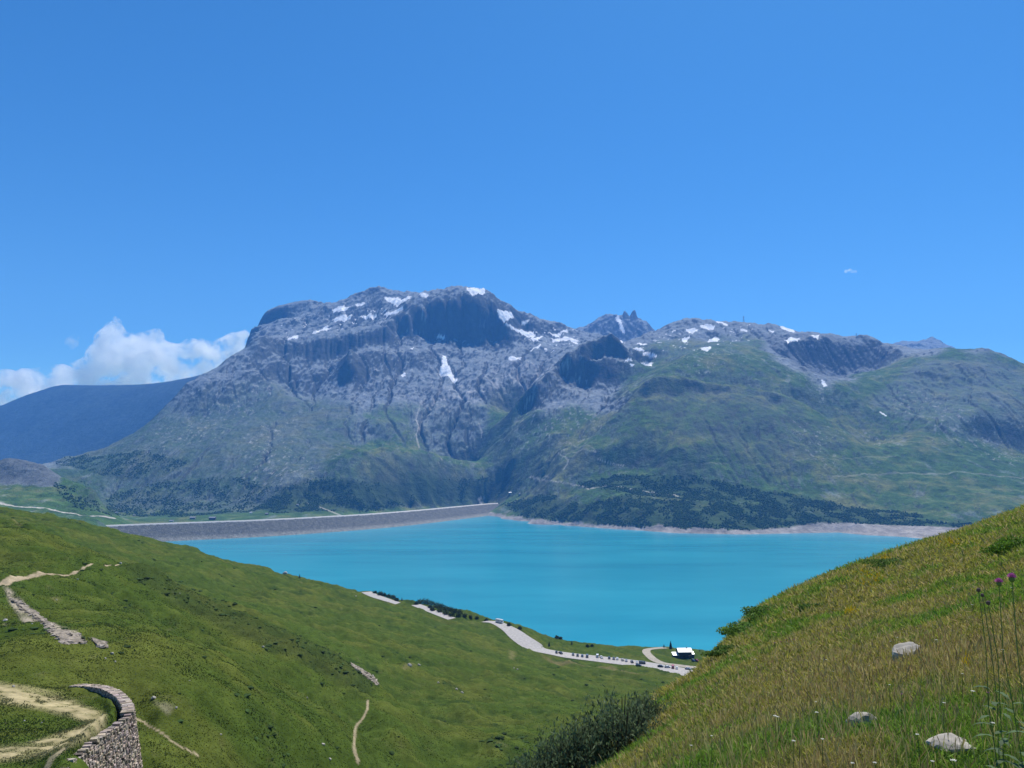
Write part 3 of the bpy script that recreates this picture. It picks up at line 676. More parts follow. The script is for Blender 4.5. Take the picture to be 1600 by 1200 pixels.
scar = regn([(8,930),(40,940),(70,962),(95,985),(118,992),(132,1000),(131,1007),(112,1006),(98,1006),(88,1000),(70,975),(35,958),(12,940)], 100, 160, 1, 4)
scar = np.maximum(scar, regn([(138,998),(165,1005),(168,1013),(150,1010)], 90, 140, 1, 3))
lay(scar * (.55 + .45 * smooth(-.2, .2, h3)), pale, .95)
for q in ([(0,965),(12,972),(10,976),(0,970)], [(238,1090),(275,1095),(262,1105)]): lay(regn(q, 85, 140, 1, 2), pale, .4)
for cx, cy, w in ((20,814,14),(700,965,5),(640,1040,14),(800,1020,6),(88,935,10),(345,1145,5)):
    lay(regn([(cx - w, cy), (cx, cy - 3), (cx + w, cy), (cx, cy + 3)], 80, 700, 1, 3), col((.22, .19, .09)), .5)
# erosion cut above the road, bare bank along the road's edge
lay(regn([(845,1020),(880,1033),(960,1040),(1060,1060),(1050,1062),(950,1045),(870,1036)], 500, 640, 1, 1), col((.2, .15, .08)), .5)
lay(smooth(6, 1, GZ) * (GY > 500), col((.4, .36, .3)), .8)
GL = np.clip(GL, .008, .8)
near_mat = terrain_mat('alpine meadow ground', [(.5, .2, .05), (3.2, .2, .45)], spec=0)
near = mesh_np('meadow_ground', np.stack([GX, GY, GZ], -1).reshape(-1, 3), grid_faces(MV, MU), near_mat, cols=GL.reshape(-1, 3))
tag(near, kind='structure', label='green alpine meadow slopes falling to the lake', cat='ground')
def gz(x, y): return lookup(GZ, x, y)
# ------------------------------------------------------------------ placing things where a sight line meets the ground
def hit(px, py, zf, y0, y1, n=900):
    u, t = ut(px, py); u = float(u); t = float(t)
    Y = np.exp(np.linspace(math.log(y0), math.log(y1), n)); g = zf(u * Y, Y); ray = CAMZ + t * Y
    k = np.nonzero(g > ray)[0]
    k = k[0] if len(k) else int(np.argmin(ray - g)); y = float(Y[k])
    return u * y, y, float(zf(np.array([u * y]), np.array([y]))[0])
def hn(px, py, y0=2.0, y1=800): return hit(px, py, gz, y0, y1)
def hf_(px, py, y0=1800, y1=6000): return hit(px, py, far_z, y0, y1)
def empty(name, loc, rz=0, label=None, cat=None, group=None):
    o = bpy.data.objects.new(name, None); C.objects.link(o); o.location = loc; o.rotation_euler = (0, 0, rz)
    o.empty_display_size = .3; return tag(o, label, cat, group)
def bm_obj(name, bm, mat, parent=None, smoothf=False):
    me = bpy.data.meshes.new(name); bm.normal_update(); bm.to_mesh(me); bm.free(); me.materials.append(mat)
    if smoothf:
        for p in me.polygons: p.use_smooth = True
    o = bpy.data.objects.new(name, me); C.objects.link(o); o.parent = parent; return o
def box(bm, x0, x1, y0, y1, z0, z1):
    v = [bm.verts.new((x, y, zz)) for zz in (z0, z1) for x, y in ((x0, y0), (x1, y0), (x1, y1), (x0, y1))]
    for f in ((3, 2, 1, 0), (4, 5, 6, 7), (0, 1, 5, 4), (1, 2, 6, 5), (2, 3, 7, 6), (3, 0, 4, 7)): bm.faces.new([v[i] for i in f])
    return v
def tube(bm, a, b, r0, r1=None, n=6):
    r1 = r0 if r1 is None else r1; a, b = Vector(a), Vector(b); q = (b - a).to_track_quat('Z', 'Y'); ra, rb = [], []
    for i in range(n):
        w = 2 * math.pi * i / n; d = q @ Vector((math.cos(w), math.sin(w), 0)); ra.append(bm.verts.new(a + d * r0)); rb.append(bm.verts.new(b + d * r1))
    for i in range(n): j = (i + 1) % n; bm.faces.new((ra[i], ra[j], rb[j], rb[i]))
    bm.faces.new(rb); bm.faces.new(ra[::-1])
def copy_tree(o, parent=None, mats=None):
    c = o.copy(); C.objects.link(c); c.parent = parent
    for ch in o.children: copy_tree(ch, c)
    return c
M = dict(
    asphalt=simple('asphalt', (.38, .355, .33), .9, noise=.18, scale=.6, bump=.02),
    gravel=simple('gravel', (.34, .30, .24), .95, noise=.3, scale=.5, bump=.05),
    white_paint=simple('white marking', (.7, .7, .68), .7),
    bark=simple('bark', (.07, .05, .035), .9, noise=.3, scale=8),
    needles=simple('conifer needles', (.018, .035, .016), .85, noise=.4, scale=1.5),
    roof_metal=simple('bright sheet roof', (.5, .52, .55), .45, metal=.2, noise=.08, scale=3, spec=.6),
    timber=simple('dark timber', (.07, .05, .04), .85, noise=.3, scale=2),
    stonewall=simple('grey stone wall', (.22, .2, .18), .9, noise=.35, scale=3),
    plaster=simple('pale plaster', (.55, .52, .47), .9, noise=.1, scale=2),
    slate=simple('grey slate roof', (.3, .3, .32), .7, noise=.2, scale=1),
    glass=simple('dark glass', (.02, .025, .03), .12, spec=.6),
    tyre=simple('tyre rubber', (.02, .02, .02), .9),
    steel=simple('galvanised steel', (.35, .37, .4), .5, metal=.6),
    door=simple('brown door', (.12, .07, .04), .7))
# ------------------------------------------------------------------ dam
CREST = 42.0
cp = []
for px, py in ((85, 825), (118, 823.2), (200, 819.8), (300, 816.2), (400, 812.6), (500, 807.6), (580, 802.8), (650, 797.3), (700, 792.7), (756, 787.6), (776, 786.2)):
    u, t = ut(px, py); D = (CAMZ - CREST) / -float(t); cp.append((float(u) * D, D, CREST))
cl = np.array(catmull(cp, 40)); tg = np.gradient(cl[:, :2], axis=0); tg /= np.linalg.norm(tg, axis=1)[:, None]
nrm = np.stack([tg[:, 1], -tg[:, 0]], 1)                       # towards the lake
arc = np.concatenate([[0], np.cumsum(np.hypot(*np.diff(cl[:, :2], axis=0).T))])
dam = empty('dam', tuple(cl[200]), 0, 'long curved rockfill dam of grey stone holding back the turquoise lake', 'dam')
def strip(name, offs, mat, disp=0, tint=None, seed=0):
    o0 = np.array([o[0] for o in offs]); z0 = np.array([o[1] for o in offs]); n, k = len(cl), len(offs)
    X = cl[:, 0, None] + nrm[:, 0, None] * o0; Y = cl[:, 1, None] + nrm[:, 1, None] * o0; Z = np.tile(z0, (n, 1)).astype(float)
    A = np.tile(arc[:, None], (1, k)); S = np.tile(o0, (n, 1))
    if disp: Z = Z + disp * fbm(A, S, 9, 3, .7, seed)
    cc = None
    if tint is not None:
        nn = fbm(A, S, 14, 5, .75, seed + 5)[..., None]; ll = smooth(14, 4, Z + 3 * nn[..., 0])[..., None]
        cc = (np.array(tint[0]) * (1 - ll) + np.array(tint[1]) * ll) * (1 + .55 * nn); cc = np.clip(cc, .02, .8).reshape(-1, 3)
    co = np.stack([X, Y, Z], -1).reshape(-1, 3) - np.array(cl[200])
    o = mesh_np(name, co, grid_faces(n, k)[:, ::-1], mat, dam, cc); return o
dam_mat = terrain_mat('dam rockfill', [(2.5, .5, 1.5), (9, .25, 1.0)])
strip('upstream_face', [(5 + i * 2.6, CREST - .3 - i * 1.95) for i in range(33)], dam_mat, 1.6, ((.132, .13, .11), (.25, .24, .20)), 401)
strip('downstream_face', [(-5 - i * 8, CREST - .3 - i * 5) for i in range(14)][::-1], dam_mat, 1.6, ((.12, .15, .07), (.2, .2, .12)), 411)
strip('crest_road', [(-7, CREST - 1.2), (-5, CREST), (0, CREST + .15), (5, CREST)], M['plaster'])
strip('parapet', [(8.5, CREST - 4.2), (5.6, CREST + 1.6), (4.9, CREST + 1.6), (4.9, CREST)][::-1], M['plaster'])
# ------------------------------------------------------------------ forests on the far shore
ico = bmesh.new(); bmesh.ops.create_icosphere(ico, subdivisions=1, radius=1); ico.verts.ensure_lookup_table()
iv = np.array([v.co[:] for v in ico.verts]); ifc = np.array([[v.index for v in f.verts] for f in ico.faces]); ico.free()
def blobs(name, xyz, sx, sz, cols, jit=.35, mat=None):
    n = len(xyz); k = len(iv)
    a = rng.random(n) * 6.283; ca, sa = np.cos(a), np.sin(a)
    v = iv[None] * (1 + (rng.random((n, k, 1)) - .5) * 2 * jit)
    x = (v[..., 0] * ca[:, None] - v[..., 1] * sa[:, None]) * sx[:, None]; y = (v[..., 0] * sa[:, None] + v[..., 1] * ca[:, None]) * sx[:, None]
    zz = (v[..., 2] * .5 + .42) * sz[:, None]
    co = np.stack([x, y, zz], -1) + xyz[:, None]
    fc = (ifc[None] + (np.arange(n) * k)[:, None, None]).reshape(-1, 3)
    cc = np.repeat(cols, k, axis=0) * (1 + .3 * (rng.random((n * k, 1)) - .5))
    return mesh_np(name, co.reshape(-1, 3), fc, mat, cols=np.clip(cc, 0, 1), smoothf=False)
leaf_far = terrain_mat('distant foliage', [(2.0, .4, .6)])
pr = (forest > .25) & (FZ > 10) & (slope < 1.1) & (shz[..., 0] < .3)
w = (FY ** 2 * np.clip(forest, 0, 1) ** 1.5)[pr] * smooth(-.15, .25, fbm(FX, FY, 70, 4, .6, 501)[pr] + .05)
ids = rng.choice(w.size, 30000, p=w / w.sum(), replace=True)
fx = FX[pr][ids] + (rng.random(30000) - .5) * 9; fy = FY[pr][ids] + (rng.random(30000) - .5) * 14
fz = far_z(fx, fy) - .4
hh_ = 2.4 + 4.2 * rng.random(30000) ** 2.2; ww_ = 1.5 + 1.6 * rng.random(30000)
cc_ = np.where(rng.random((30000, 1)) < .5, np.array([[.04, .08, .025]]), np.array([[.065, .11, .03]])) * (.6 + .7 * rng.random((30000, 1)))
fo = blobs('forest', np.stack([fx, fy, fz], -1), ww_, hh_, cc_, .4, leaf_far)
tag(fo, 'dark alder and larch woods covering the far shore and the hill behind the dam', 'forest', kind='stuff')
# ------------------------------------------------------------------ roads on the near shore
def ribbon(name, line, ws, mat, lift, label=None):
    P_ = np.array(line); t_ = np.gradient(P_[:, :2], axis=0); t_ /= np.linalg.norm(t_, axis=1)[:, None]; nn = np.stack([t_[:, 1], -t_[:, 0]], 1)
    offs = np.linspace(-.5, .5, 7); W_ = np.array(ws)[:, None]
    X = P_[:, 0, None] + nn[:, 0, None] * offs * W_; Y = P_[:, 1, None] + nn[:, 1, None] * offs * W_
    Z = np.tile(P_[:, 2, None], (1, 7)) + lift
    o = mesh_np(name, np.stack([X, Y, Z], -1).reshape(-1, 3), grid_faces(len(line), 7)[:, ::-1], mat); tag(o, label, None, kind='structure'); return o
RD = []
for i, (ln, ws) in enumerate(ROADS):
    RD.append(ribbon('lakeside_road' if i != 3 else 'side_lane', ln, ws, M['asphalt'] if i != 3 else M['gravel'], .10))
ln = ROADS[0][0]
# ------------------------------------------------------------------ vehicles
def extrude_profile(bm, prof, x0, x1, inset=0.0):
    a = [bm.verts.new((x0 + (inset if zz > .8 else 0), y, zz)) for y, zz in prof]; b = [bm.verts.new((x1 - (inset if zz > .8 else 0), y, zz)) for y, zz in prof]
    n = len(prof)
    for i in range(n): j = (i + 1) % n; bm.faces.new((a[i], a[j], b[j], b[i]))
    bm.faces.new(a[::-1]); bm.faces.new(b)
def make_vehicle(kind, paint, name, loc, rz, label, cat, group):
    t = empty(name, loc, rz, label, cat, group)
    hb_ = {'car': 1.45, 'van': 1.95, 'camper': 3.0}[kind]; L = {'car': 4.3, 'van': 4.9, 'camper': 7.0}[kind]; w = {'car': .9, 'van': .97, 'camper': 1.15}[kind]
    h = L / 2
    prof = {'car': [(-h, .3), (-h, .75), (-h * .97, .92), (-h * .55, .98), (-h * .25, 1.42), (h * .45, 1.45), (h * .85, 1.02), (h * .98, .95), (h, .35)],
            'van': [(-h, .3), (-h, .95), (-h * .8, 1.1), (-h * .5, 1.85), (h * .95, 1.95), (h, 1.0), (h, .35)],
            'camper': [(-h, .35), (-h, 1.1), (-h * .8, 1.3), (-h * .72, 1.9), (-h * .9, 2.2), (-h * .8, 2.85), (h * .98, 3.0), (h, 2.8), (h, .4)]}[kind]
    bm = bmesh.new(); extrude_profile(bm, prof, -w, w, .12 if kind != 'camper' else .03)
    bmesh.ops.bevel(bm, geom=bm.edges[:], offset=.05, segments=1, affect='EDGES')
    bm_obj('body', bm, paint, t)
    bm = bmesh.new()
    if kind == 'car':
        extrude_profile(bm, [(-h * .5, 1.0), (-h * .27, 1.36), (h * .43, 1.38), (h * .74, 1.02)], -w - .012 + .1, w + .012 - .1)
        v = [bm.verts.new(p) for p in ((-w * .8, -h * .57, 1.0), (w * .8, -h * .57, 1.0), (w * .7, -h * .28, 1.41), (-w * .7, -h * .28, 1.41))]; bm.faces.new(v)
        v = [bm.verts.new(p) for p in ((-w * .8, h * .85, 1.05), (w * .8, h * .85, 1.05), (w * .7, h * .5, 1.43), (-w * .7, h * .5, 1.43))]; bm.faces.new(v[::-1])
    else:
        z0_, z1_ = (1.15, 1.75) if kind == 'van' else (1.4, 1.85)
        box(bm, -w * .85, w * .85, -h * .85, -h * .5, z0_, z1_)
        for y in ((-.1, .8), (1.2, 2.1)): box(bm, -w - .015, w + .015, y[0], y[1], z0_ + .05, z1_ - .05)
        box(bm, -w * .7, w * .7, h - .1, h + .02, z0_, z1_)
    bm_obj('windows', bm, M['glass'], t)
    for sx in (-1, 1):
        for y in (-h * .62, h * .62):
            bm = bmesh.new(); tube(bm, (sx * (w - .2), y, .33), (sx * (w + .01), y, .33), .33, n=12); wh = bm_obj('wheel', bm, M['tyre'], t)
    for sx in (-1, 1):
        bm = bmesh.new(); box(bm, sx * w * .7 - .14, sx * w * .7 + .14, -h - .01, -h + .08, .62, .78); bm_obj('headlight', bm, M['roof_metal'], t)
    return t
PAINT = {}
def paint(nm, c):
    if nm not in PAINT:
        m_, nt_, b_ = mat_new(nm + ' car paint'); b_.inputs['Base Color'].default_value = (*c, 1); b_.inputs['Roughness'].default_value = .3
        b_.inputs['Coat Weight'].default_value = .6; b_.inputs['Coat Roughness'].default_value = .08; PAINT[nm] = m_
    return PAINT[nm]
CC = dict(black=(.02, .02, .022), grey=(.12, .125, .13), white=(.78, .78, .77), silver=(.45, .46, .48), red=(.4, .03, .02), blue=(.03, .06, .14), beige=(.5, .45, .38))
CARS = [(869.5, 1021, 'car', 'black', 0, 'black car at the far left end of the row beside the road'), (876, 1022, 'car', 'black', .5, 'black car parked askew, second from the far left end of the row'),
 (895.5, 1024.5, 'car', 'grey', 0, 'dark grey car standing alone with gaps on both sides, first of four dark cars'), (902.5, 1025.7, 'car', 'black', 0, 'black car parked between a dark grey car and a black car'),
 (909.8, 1026.7, 'car', 'blue', 0, 'dark blue car next to the tall dark van'), (917.5, 1027.5, 'van', 'grey', 0, 'tall dark grey van at the end of four dark vehicles'),
 (933.5, 1027.5, 'van', 'white', 0, 'white van, taller of the two white vehicles in mid row'), (939.5, 1028.5, 'car', 'white', .3, 'white car parked beside the white van in mid row'),
 (952, 1029.8, 'car', 'black', 0, 'black car just right of the two white vehicles'), (959, 1030.7, 'car', 'grey', 0, 'dark grey car next to a white car in the right half of the row'),
 (964.5, 1031, 'car', 'white', 0, 'white car beside a dark grey car in the right half of the row'), (972.8, 1032.6, 'car', 'beige', .2, 'beige car between a white car and a silver car'),
 (978.7, 1033.8, 'car', 'silver', 0, 'silver car beside the beige car'), (987.5, 1035.7, 'car', 'black', .2, 'black car between the silver car and a white one'),
 (995.3, 1036.8, 'car', 'white', 0, 'white car parked right behind the black car that stands sideways on the verge'), (1003.6, 1037.6, 'van', 'grey', 1.5, 'long dark grey van parked sideways at the right end of the row'),
 (997.7, 1041.6, 'car', 'black', 1.45, 'black car standing sideways on the verge in front of the row'), (1032, 1042.8, 'car', 'black', 1.2, 'black car beyond the gap, nearest the foot of the side lane'),
 (1043, 1043.8, 'car', 'white', 1.5, 'white car parked lengthwise below the side lane'), (1051.5, 1044.6, 'van', 'red', 0, 'red van parked between two white cars below the lane'),
 (1057.5, 1045.4, 'car', 'white', 0, 'small white car beside the red van'), (1075, 1046.5, 'car', 'silver', 1.2, 'silver car at the right end of the road near the grassy slope'),
 (1083.2, 1033.2, 'car', 'blue', .6, 'dark blue car parked by the mountain hut'), (1089, 1033.4, 'car', 'red', .6, 'red car parked by the mountain hut')]
for px, py, kind, cname, rz, lab in CARS:
    x, y, zz = hn(px, py, 400, 760); u = x / y
    make_vehicle(kind, paint(cname, CC[cname]), 'parked_van' if kind == 'van' else 'parked_car', (x, y, zz + .22), rz + math.atan(-u) , lab, 'van' if kind == 'van' else 'car', 'vehicles parked along the lakeside road' if py < 1042 or px > 1010 else 'vehicles parked along the lakeside road')
x, y, zz = hn(780.5, 973.5, 500, 700)
make_vehicle('camper', paint('white', CC['white']), 'camper_van', (x, y, zz + .2), .9, 'white camper van at the top of the lakeside road', 'camper van', None)
# ------------------------------------------------------------------ buildings
def house(name, loc, rz, L, W, h, rh, wall, roof, label, cat='house', group=None, win=3, chimney=True, sink=1.5):
    """ridge along x; L long, W deep"""
    t = empty(name, loc, rz, label, cat, group); bm = bmesh.new()
    pts = [(-W / 2, -sink), (-W / 2, h), (0, h + rh), (W / 2, h), (W / 2, -sink)]
    a = [bm.verts.new((-L / 2, y, zz)) for y, zz in pts]; b = [bm.verts.new((L / 2, y, zz)) for y, zz in pts]
    for i in range(5): j = (i + 1) % 5; bm.faces.new((a[i], b[i], b[j], a[j]))
    bm.faces.new(a); bm.faces.new(b[::-1]); bm_obj('wall', bm, wall, t)
    bm = bmesh.new(); ov = .5; k = rh / (W / 2)
    for s in (-1, 1):
        q = []
        for x_ in (-L / 2 - ov, L / 2 + ov):
            for yy, zz in ((0, h + rh + .05), (s * (W / 2 + ov), h - ov * k + .05)):
                q.append((bm.verts.new((x_, yy, zz)), bm.verts.new((x_, yy, zz + .18))))
        (a0, a1_), (b0, b1_), (c0, c1_), (d0, d1_) = q
        for f in ((a1_, b1_, d1_, c1_), (a0, c0, d0, b0), (b0, d0, d1_, b1_), (a0, b0, b1_, a1_), (c0, c1_, d1_, d0)): bm.faces.new(f)
    bmesh.ops.recalc_face_normals(bm, faces=bm.faces); rf = bm_obj('roof', bm, roof, t)
    if chimney:
        bm = bmesh.new(); box(bm, L * .2 - .35, L * .2 + .35, -.35, .35, h + rh - .4, h + rh + .9); bm_obj('chimney', bm, M['stonewall'], rf)
    for i in range(win):
        x_ = -L / 2 + L * (i + .75) / (win + .5)
        if win > 1 and i == win // 2:
            bm = bmesh.new(); box(bm, x_ - .5, x_ + .5, -W / 2 - .05, -W / 2 + .1, 0, 2.1); bm_obj('door', bm, M['door'], t)
        else:
            bm = bmesh.new(); box(bm, x_ - .5, x_ + .5, -W / 2 - .04, -W / 2 + .1, 1.0, 2.1); bm_obj('window', bm, M['glass'], t)
    return t
x, y, zz = hn(1069, 1027, 600, 800)
hz = zz
hut = house('mountain_hut', (x, y, zz + .1), .06, 11.5, 8, 5.2, 2.3, M['timber'], M['roof_metal'], 'dark timber mountain hut with a bright white roof above the lake', 'hut', win=4)
for side, (dx, Lx, Wx, hx) in enumerate(((-8.0, 5.0, 5.0, 2.4), (6.9, 2.2, 4.0, 3.0))):
    bm = bmesh.new(); box(bm, dx - Lx / 2, dx + Lx / 2, -Wx / 2 - 1.5, Wx / 2 - 1.5, -1.5, hx)
    an = bm_obj('annex', bm, M['timber'], hut)
    bm = bmesh.new(); v = [bm.verts.new(p) for p in ((dx - Lx / 2 - .3, -Wx / 2 - 1.9, hx + .05), (dx + Lx / 2 + .1, -Wx / 2 - 1.9, hx + .05), (dx + Lx / 2 + .1, Wx / 2 - 1.5, hx + 1.7), (dx - Lx / 2 - .3, Wx / 2 - 1.5, hx + 1.7))]
    r_ = bmesh.ops.extrude_face_region(bm, geom=[bm.faces.new(v)]); bmesh.ops.translate(bm, verts=[e for e in r_['geom'] if isinstance(e, bmesh.types.BMVert)], vec=(0, 0, .15))
    bm_obj('roof', bm, M['roof_metal'], an)
bm = bmesh.new(); box(bm, 2.0, 4.4, -6.5, -4.02, -1.5, 2.6); bm_obj('porch', bm, M['timber'], hut)
FH = [(182, 802, 9, 6, 3, 2, 'plaster', 'slate', 'pale house farthest left behind the dam'), (210, 806, 7, 6, 3, 2, 'plaster', 'slate', 'small white house between the pale house and the dam end'),
 (301, 811, 17, 9, 5, 3, 'stonewall', 'slate', 'long grey roofed building just behind the dam crest'), (332, 812, 21, 10, 6.5, 3, 'timber', 'slate', 'large dark building with grey roof behind the dam'),
 (392, 802, 8, 6, 3, 2, 'plaster', 'roof_metal', 'small white hut in the woods behind the dam'), (417, 804, 10, 7, 3.5, 2, 'timber', 'slate', 'dark low chalet on the green slope behind the dam'),
 (465, 790, 7, 5, 3, 2, 'plaster', 'slate', 'small pale cabin above the track behind the dam'), (797, 771, 11, 7, 3.5, 2, 'stonewall', 'roof_metal', 'stone hut above the right end of the dam'),
 (268, 815, 12, 7, 3, 2, 'plaster', 'slate', 'low pale building touching the dam crest on the left'), (812, 772, 6, 5, 2.5, 1.6, 'plaster', 'slate', 'little shed right of the stone hut')]
for px, py, L, W_, h_, rh, wl, rf, lab in FH:
    x, y, zz = hf_(px, py, 2050 if px < 700 else 2400, 3600); house('stone_house' if wl == 'stonewall' else 'house', (x, y, zz), rng.random() * .6 - .3, L, W_, h_, rh, M[wl], M[rf], lab, 'house', 'houses behind the dam', win=3, sink=4)
# ------------------------------------------------------------------ pylons on the far skyline
def pylon(px, py, D, h, label):
    u, t = ut(px, py); x = float(u) * D; base = float(far_z(np.array([x]), np.array([float(D)]))[0])
    t_ = empty('power_pylon', (x, D, base - 2), .3, label, 'pylon', 'power pylons on the skyline'); bm = bmesh.new(); W_ = h * .11; n = 7
    for sx in (-1, 1):
        for sy in (-1, 1): tube(bm, (sx * W_, sy * W_, 0), (sx * W_ * .15, sy * W_ * .15, h), .5, .35, 4)
    for i in range(n):
        a_ = W_ * (1 - .85 * i / n); b_ = W_ * (1 - .85 * (i + 1) / n); z0_, z1_ = h * i / n, h * (i + 1) / n
        for s in (-1, 1):
            tube(bm, (-a_, s * a_, z0_), (b_, s * b_, z1_), .28, n=4); tube(bm, (a_, s * a_, z0_), (-b_, s * b_, z1_), .28, n=4)
            tube(bm, (s * a_, -a_, z0_), (s * b_, b_, z1_), .28, n=4)
    bm_obj('tower', bm, M['steel'], t_)
    for f in (.72, .86):
        bm = bmesh.new(); tube(bm, (-h * .2, 0, h * f), (h * .2, 0, h * f), .45, n=4); tube(bm, (-h * .2, 0, h * f), (0, 0, h * (f + .07)), .3, n=4); tube(bm, (h * .2, 0, h * f), (0, 0, h * (f + .07)), .3, n=4)
        bm_obj('crossarm', bm, M['steel'], t_)
pylon(1162, 500, 5060, 42, 'taller steel pylon on the stony ridge above the snow patches')
pylon(1338, 522, 4560, 24, 'shorter steel pylon on the dark ridge to the right')
# ------------------------------------------------------------------ plants and stones of the near slopes
def cards(name, base, dirv, wid, side, cols, mat, parent=None, levels=(0, .55, 1), prof=(1, .8, .12), bend=None, tipcol=None):
    """many tapered leaf strips: base (n,3), dirv (n,3), width (n), side (n,3)"""
    n = len(base); k = len(levels); lv = np.array(levels); pf = np.array(prof)
    bd = np.zeros((n, 3)) if bend is None else bend
    c = base[:, None] + dirv[:, None] * lv[None, :, None] + bd[:, None] * (lv ** 2)[None, :, None]
    off = side[:, None] * (wid[:, None] * pf[None])[..., None] * .5
    co = np.stack([c - off, c + off], 2).reshape(-1, 3)
    q = np.arange(n)[:, None, None] * (2 * k) + np.array([[2 * i, 2 * i + 1, 2 * i + 3, 2 * i + 2] for i in range(k - 1)])[None]
    cc = np.repeat(cols[:, None], 2 * k, 1)
    if tipcol is not None:
        f = np.repeat(lv, 2)[None, :, None] ** 1.5; cc = cc * (1 - f) + tipcol[:, None] * f
    return mesh_np(name, co, q.reshape(-1, 4), mat, parent, cols=np.clip(cc, 0, 1).reshape(-1, 3), smoothf=False)
def leafmat(name, rough=.7, trans=.35):
    m_, nt_, b_ = mat_new(name); a_ = nt_.nodes.new('ShaderNodeVertexColor'); a_.layer_name = 'tint'
    b_.inputs['Roughness'].default_value = rough; b_.inputs['Specular IOR Level'].default_value = .2
    nt_.links.new(a_.outputs[0], b_.inputs['Base Color'])
    if trans:
        tr = nt_.nodes.new('ShaderNodeBsdfTranslucent'); mx = nt_.nodes.new('ShaderNodeMixShader'); mx.inputs[0].default_value = trans
        nt_.links.new(a_.outputs[0], tr.inputs[0]); nt_.links.new(b_.outputs[0], mx.inputs[1]); nt_.links.new(tr.outputs[0], mx.inputs[2])
        nt_.links.new(mx.outputs[0], nt_.nodes['Material Output'].inputs[0])
    return m_
LM = leafmat('leaves'); 
def rnd_side(n):
    a = rng.random(n) * 6.283; return np.stack([np.cos(a), np.sin(a), np.zeros(n)], 1)
# --- grass of the right-hand slope
def field(n, umin, umax, y0, y1, dens_fn, mask_fn):
    u = umin + (umax - umin) * rng.random(n); Y = np.exp(math.log(y0) + (math.log(y1) - math.log(y0)) * rng.random(n)); X = u * Y
    keep = (rng.random(n) < dens_fn(Y)) & mask_fn(X, Y); X, Y = X[keep], Y[keep]
    return X, Y, gz(X, Y)
vis = lambda X, Y: (lambda p: (p[1] < 1620) & (p[0] > 560) & (p[0] < 1850))(pix(X, Y, gz(X, Y) + .2))
onhill = lambda X, Y: vis(X, Y) & (X / Y > np.interp(Y, [1.7, 3, 8, 14, 18, 24, 45], [-.05, -.05, -.02, .0, .10, .19, .3]))
X, Y, Z = field(1250000, -.05, .86, 1.7, 48, lambda Y: np.clip((Y / 4) ** 2, .5, 1) * .8 + .0 * Y, onhill)
n = len(X); gn = fbm(X, Y, 3.2, 4, .6, 331); g2 = fbm(X, Y, 1.1, 3, .6, 601); px_, py_ = pix(X, Y, Z)
green_k = np.clip(smooth(-.12, .38, gn + .4 * g2) + smooth(1300, 1500, px_) * smooth(1050, 1140, py_) * 1.3 + smooth(.25, .5, fbm(X, Y, 5.5, 3, .5, 607)) * .6, 0, 1)
kind = rng.random(n)
stalk = kind < .09 * (1 - .6 * green_k)
hgt = np.where(stalk, .09 + .13 * rng.random(n), .03 + .07 * rng.random(n)) * (.8 + .5 * smooth(-.4, .4, g2))
wd = np.maximum(np.where(stalk, .002, .0035), np.where(stalk, .0007, .0015) * Y) * (.7 + .6 * rng.random(n))
LL = (.018 + .0055 * Y) * (.6 + .9 * rng.random(n)); el_ = .15 + 1.1 * rng.random(n); hd = rnd_side(n)
lean = rnd_side(n) * (hgt * .4 * rng.random(n))[:, None]
dv = np.where(stalk[:, None], np.stack([lean[:, 0], lean[:, 1], hgt], 1), np.stack([hd[:, 0] * np.cos(el_) * LL, hd[:, 1] * np.cos(el_) * LL, np.sin(el_) * LL], 1))
Z = Z + np.where(stalk, 0, rng.random(n) ** 1.6 * (.05 + .004 * Y))
sdv = np.cross(dv, rng.normal(size=(n, 3))); sdv /= np.linalg.norm(sdv, axis=1)[:, None] + 1e-9
bend = rnd_side(n) * (np.where(stalk, hgt, LL) * .3 * rng.random(n))[:, None]
gcol = np.array([.18, .30, .035]); ocol = np.array([.34, .32, .06]); tcol = np.array([.48, .39, .17]); rcol = np.array([.37, .25, .13])
r1 = rng.random((n, 1)); cb = gcol * green_k[:, None] + ocol * (1 - green_k[:, None]); cb = cb * (.55 + .8 * r1)
cb = np.where((rng.random((n, 1)) < .30 * (1 - green_k[:, None])), tcol * (.7 + .5 * r1), cb)
cs_ = np.where(rng.random((n, 1)) < .5, tcol, rcol) * (.5 + .7 * r1)
s_ = ~stalk
gr_o = cards('meadow_grass', np.stack([X, Y, Z - .02], 1)[s_], dv[s_], wd[s_], sdv[s_], cb[s_], LM, bend=bend[s_])
tag(gr_o, 'green and straw coloured grass covering the steep right-hand slope', 'grass', kind='stuff')
so_ = cards('seeding_grass', np.stack([X, Y, Z - .02], 1)[stalk], dv[stalk], wd[stalk], rnd_side(n)[stalk], cb[stalk] * .9, LM,
            levels=(0, .45, .68, .82, 1), prof=(.8, .6, .9, 1.9, .4), bend=bend[stalk], tipcol=cs_[stalk])
tag(so_, 'brown seeding grass stalks standing above the right-hand slope', 'grass', kind='stuff')
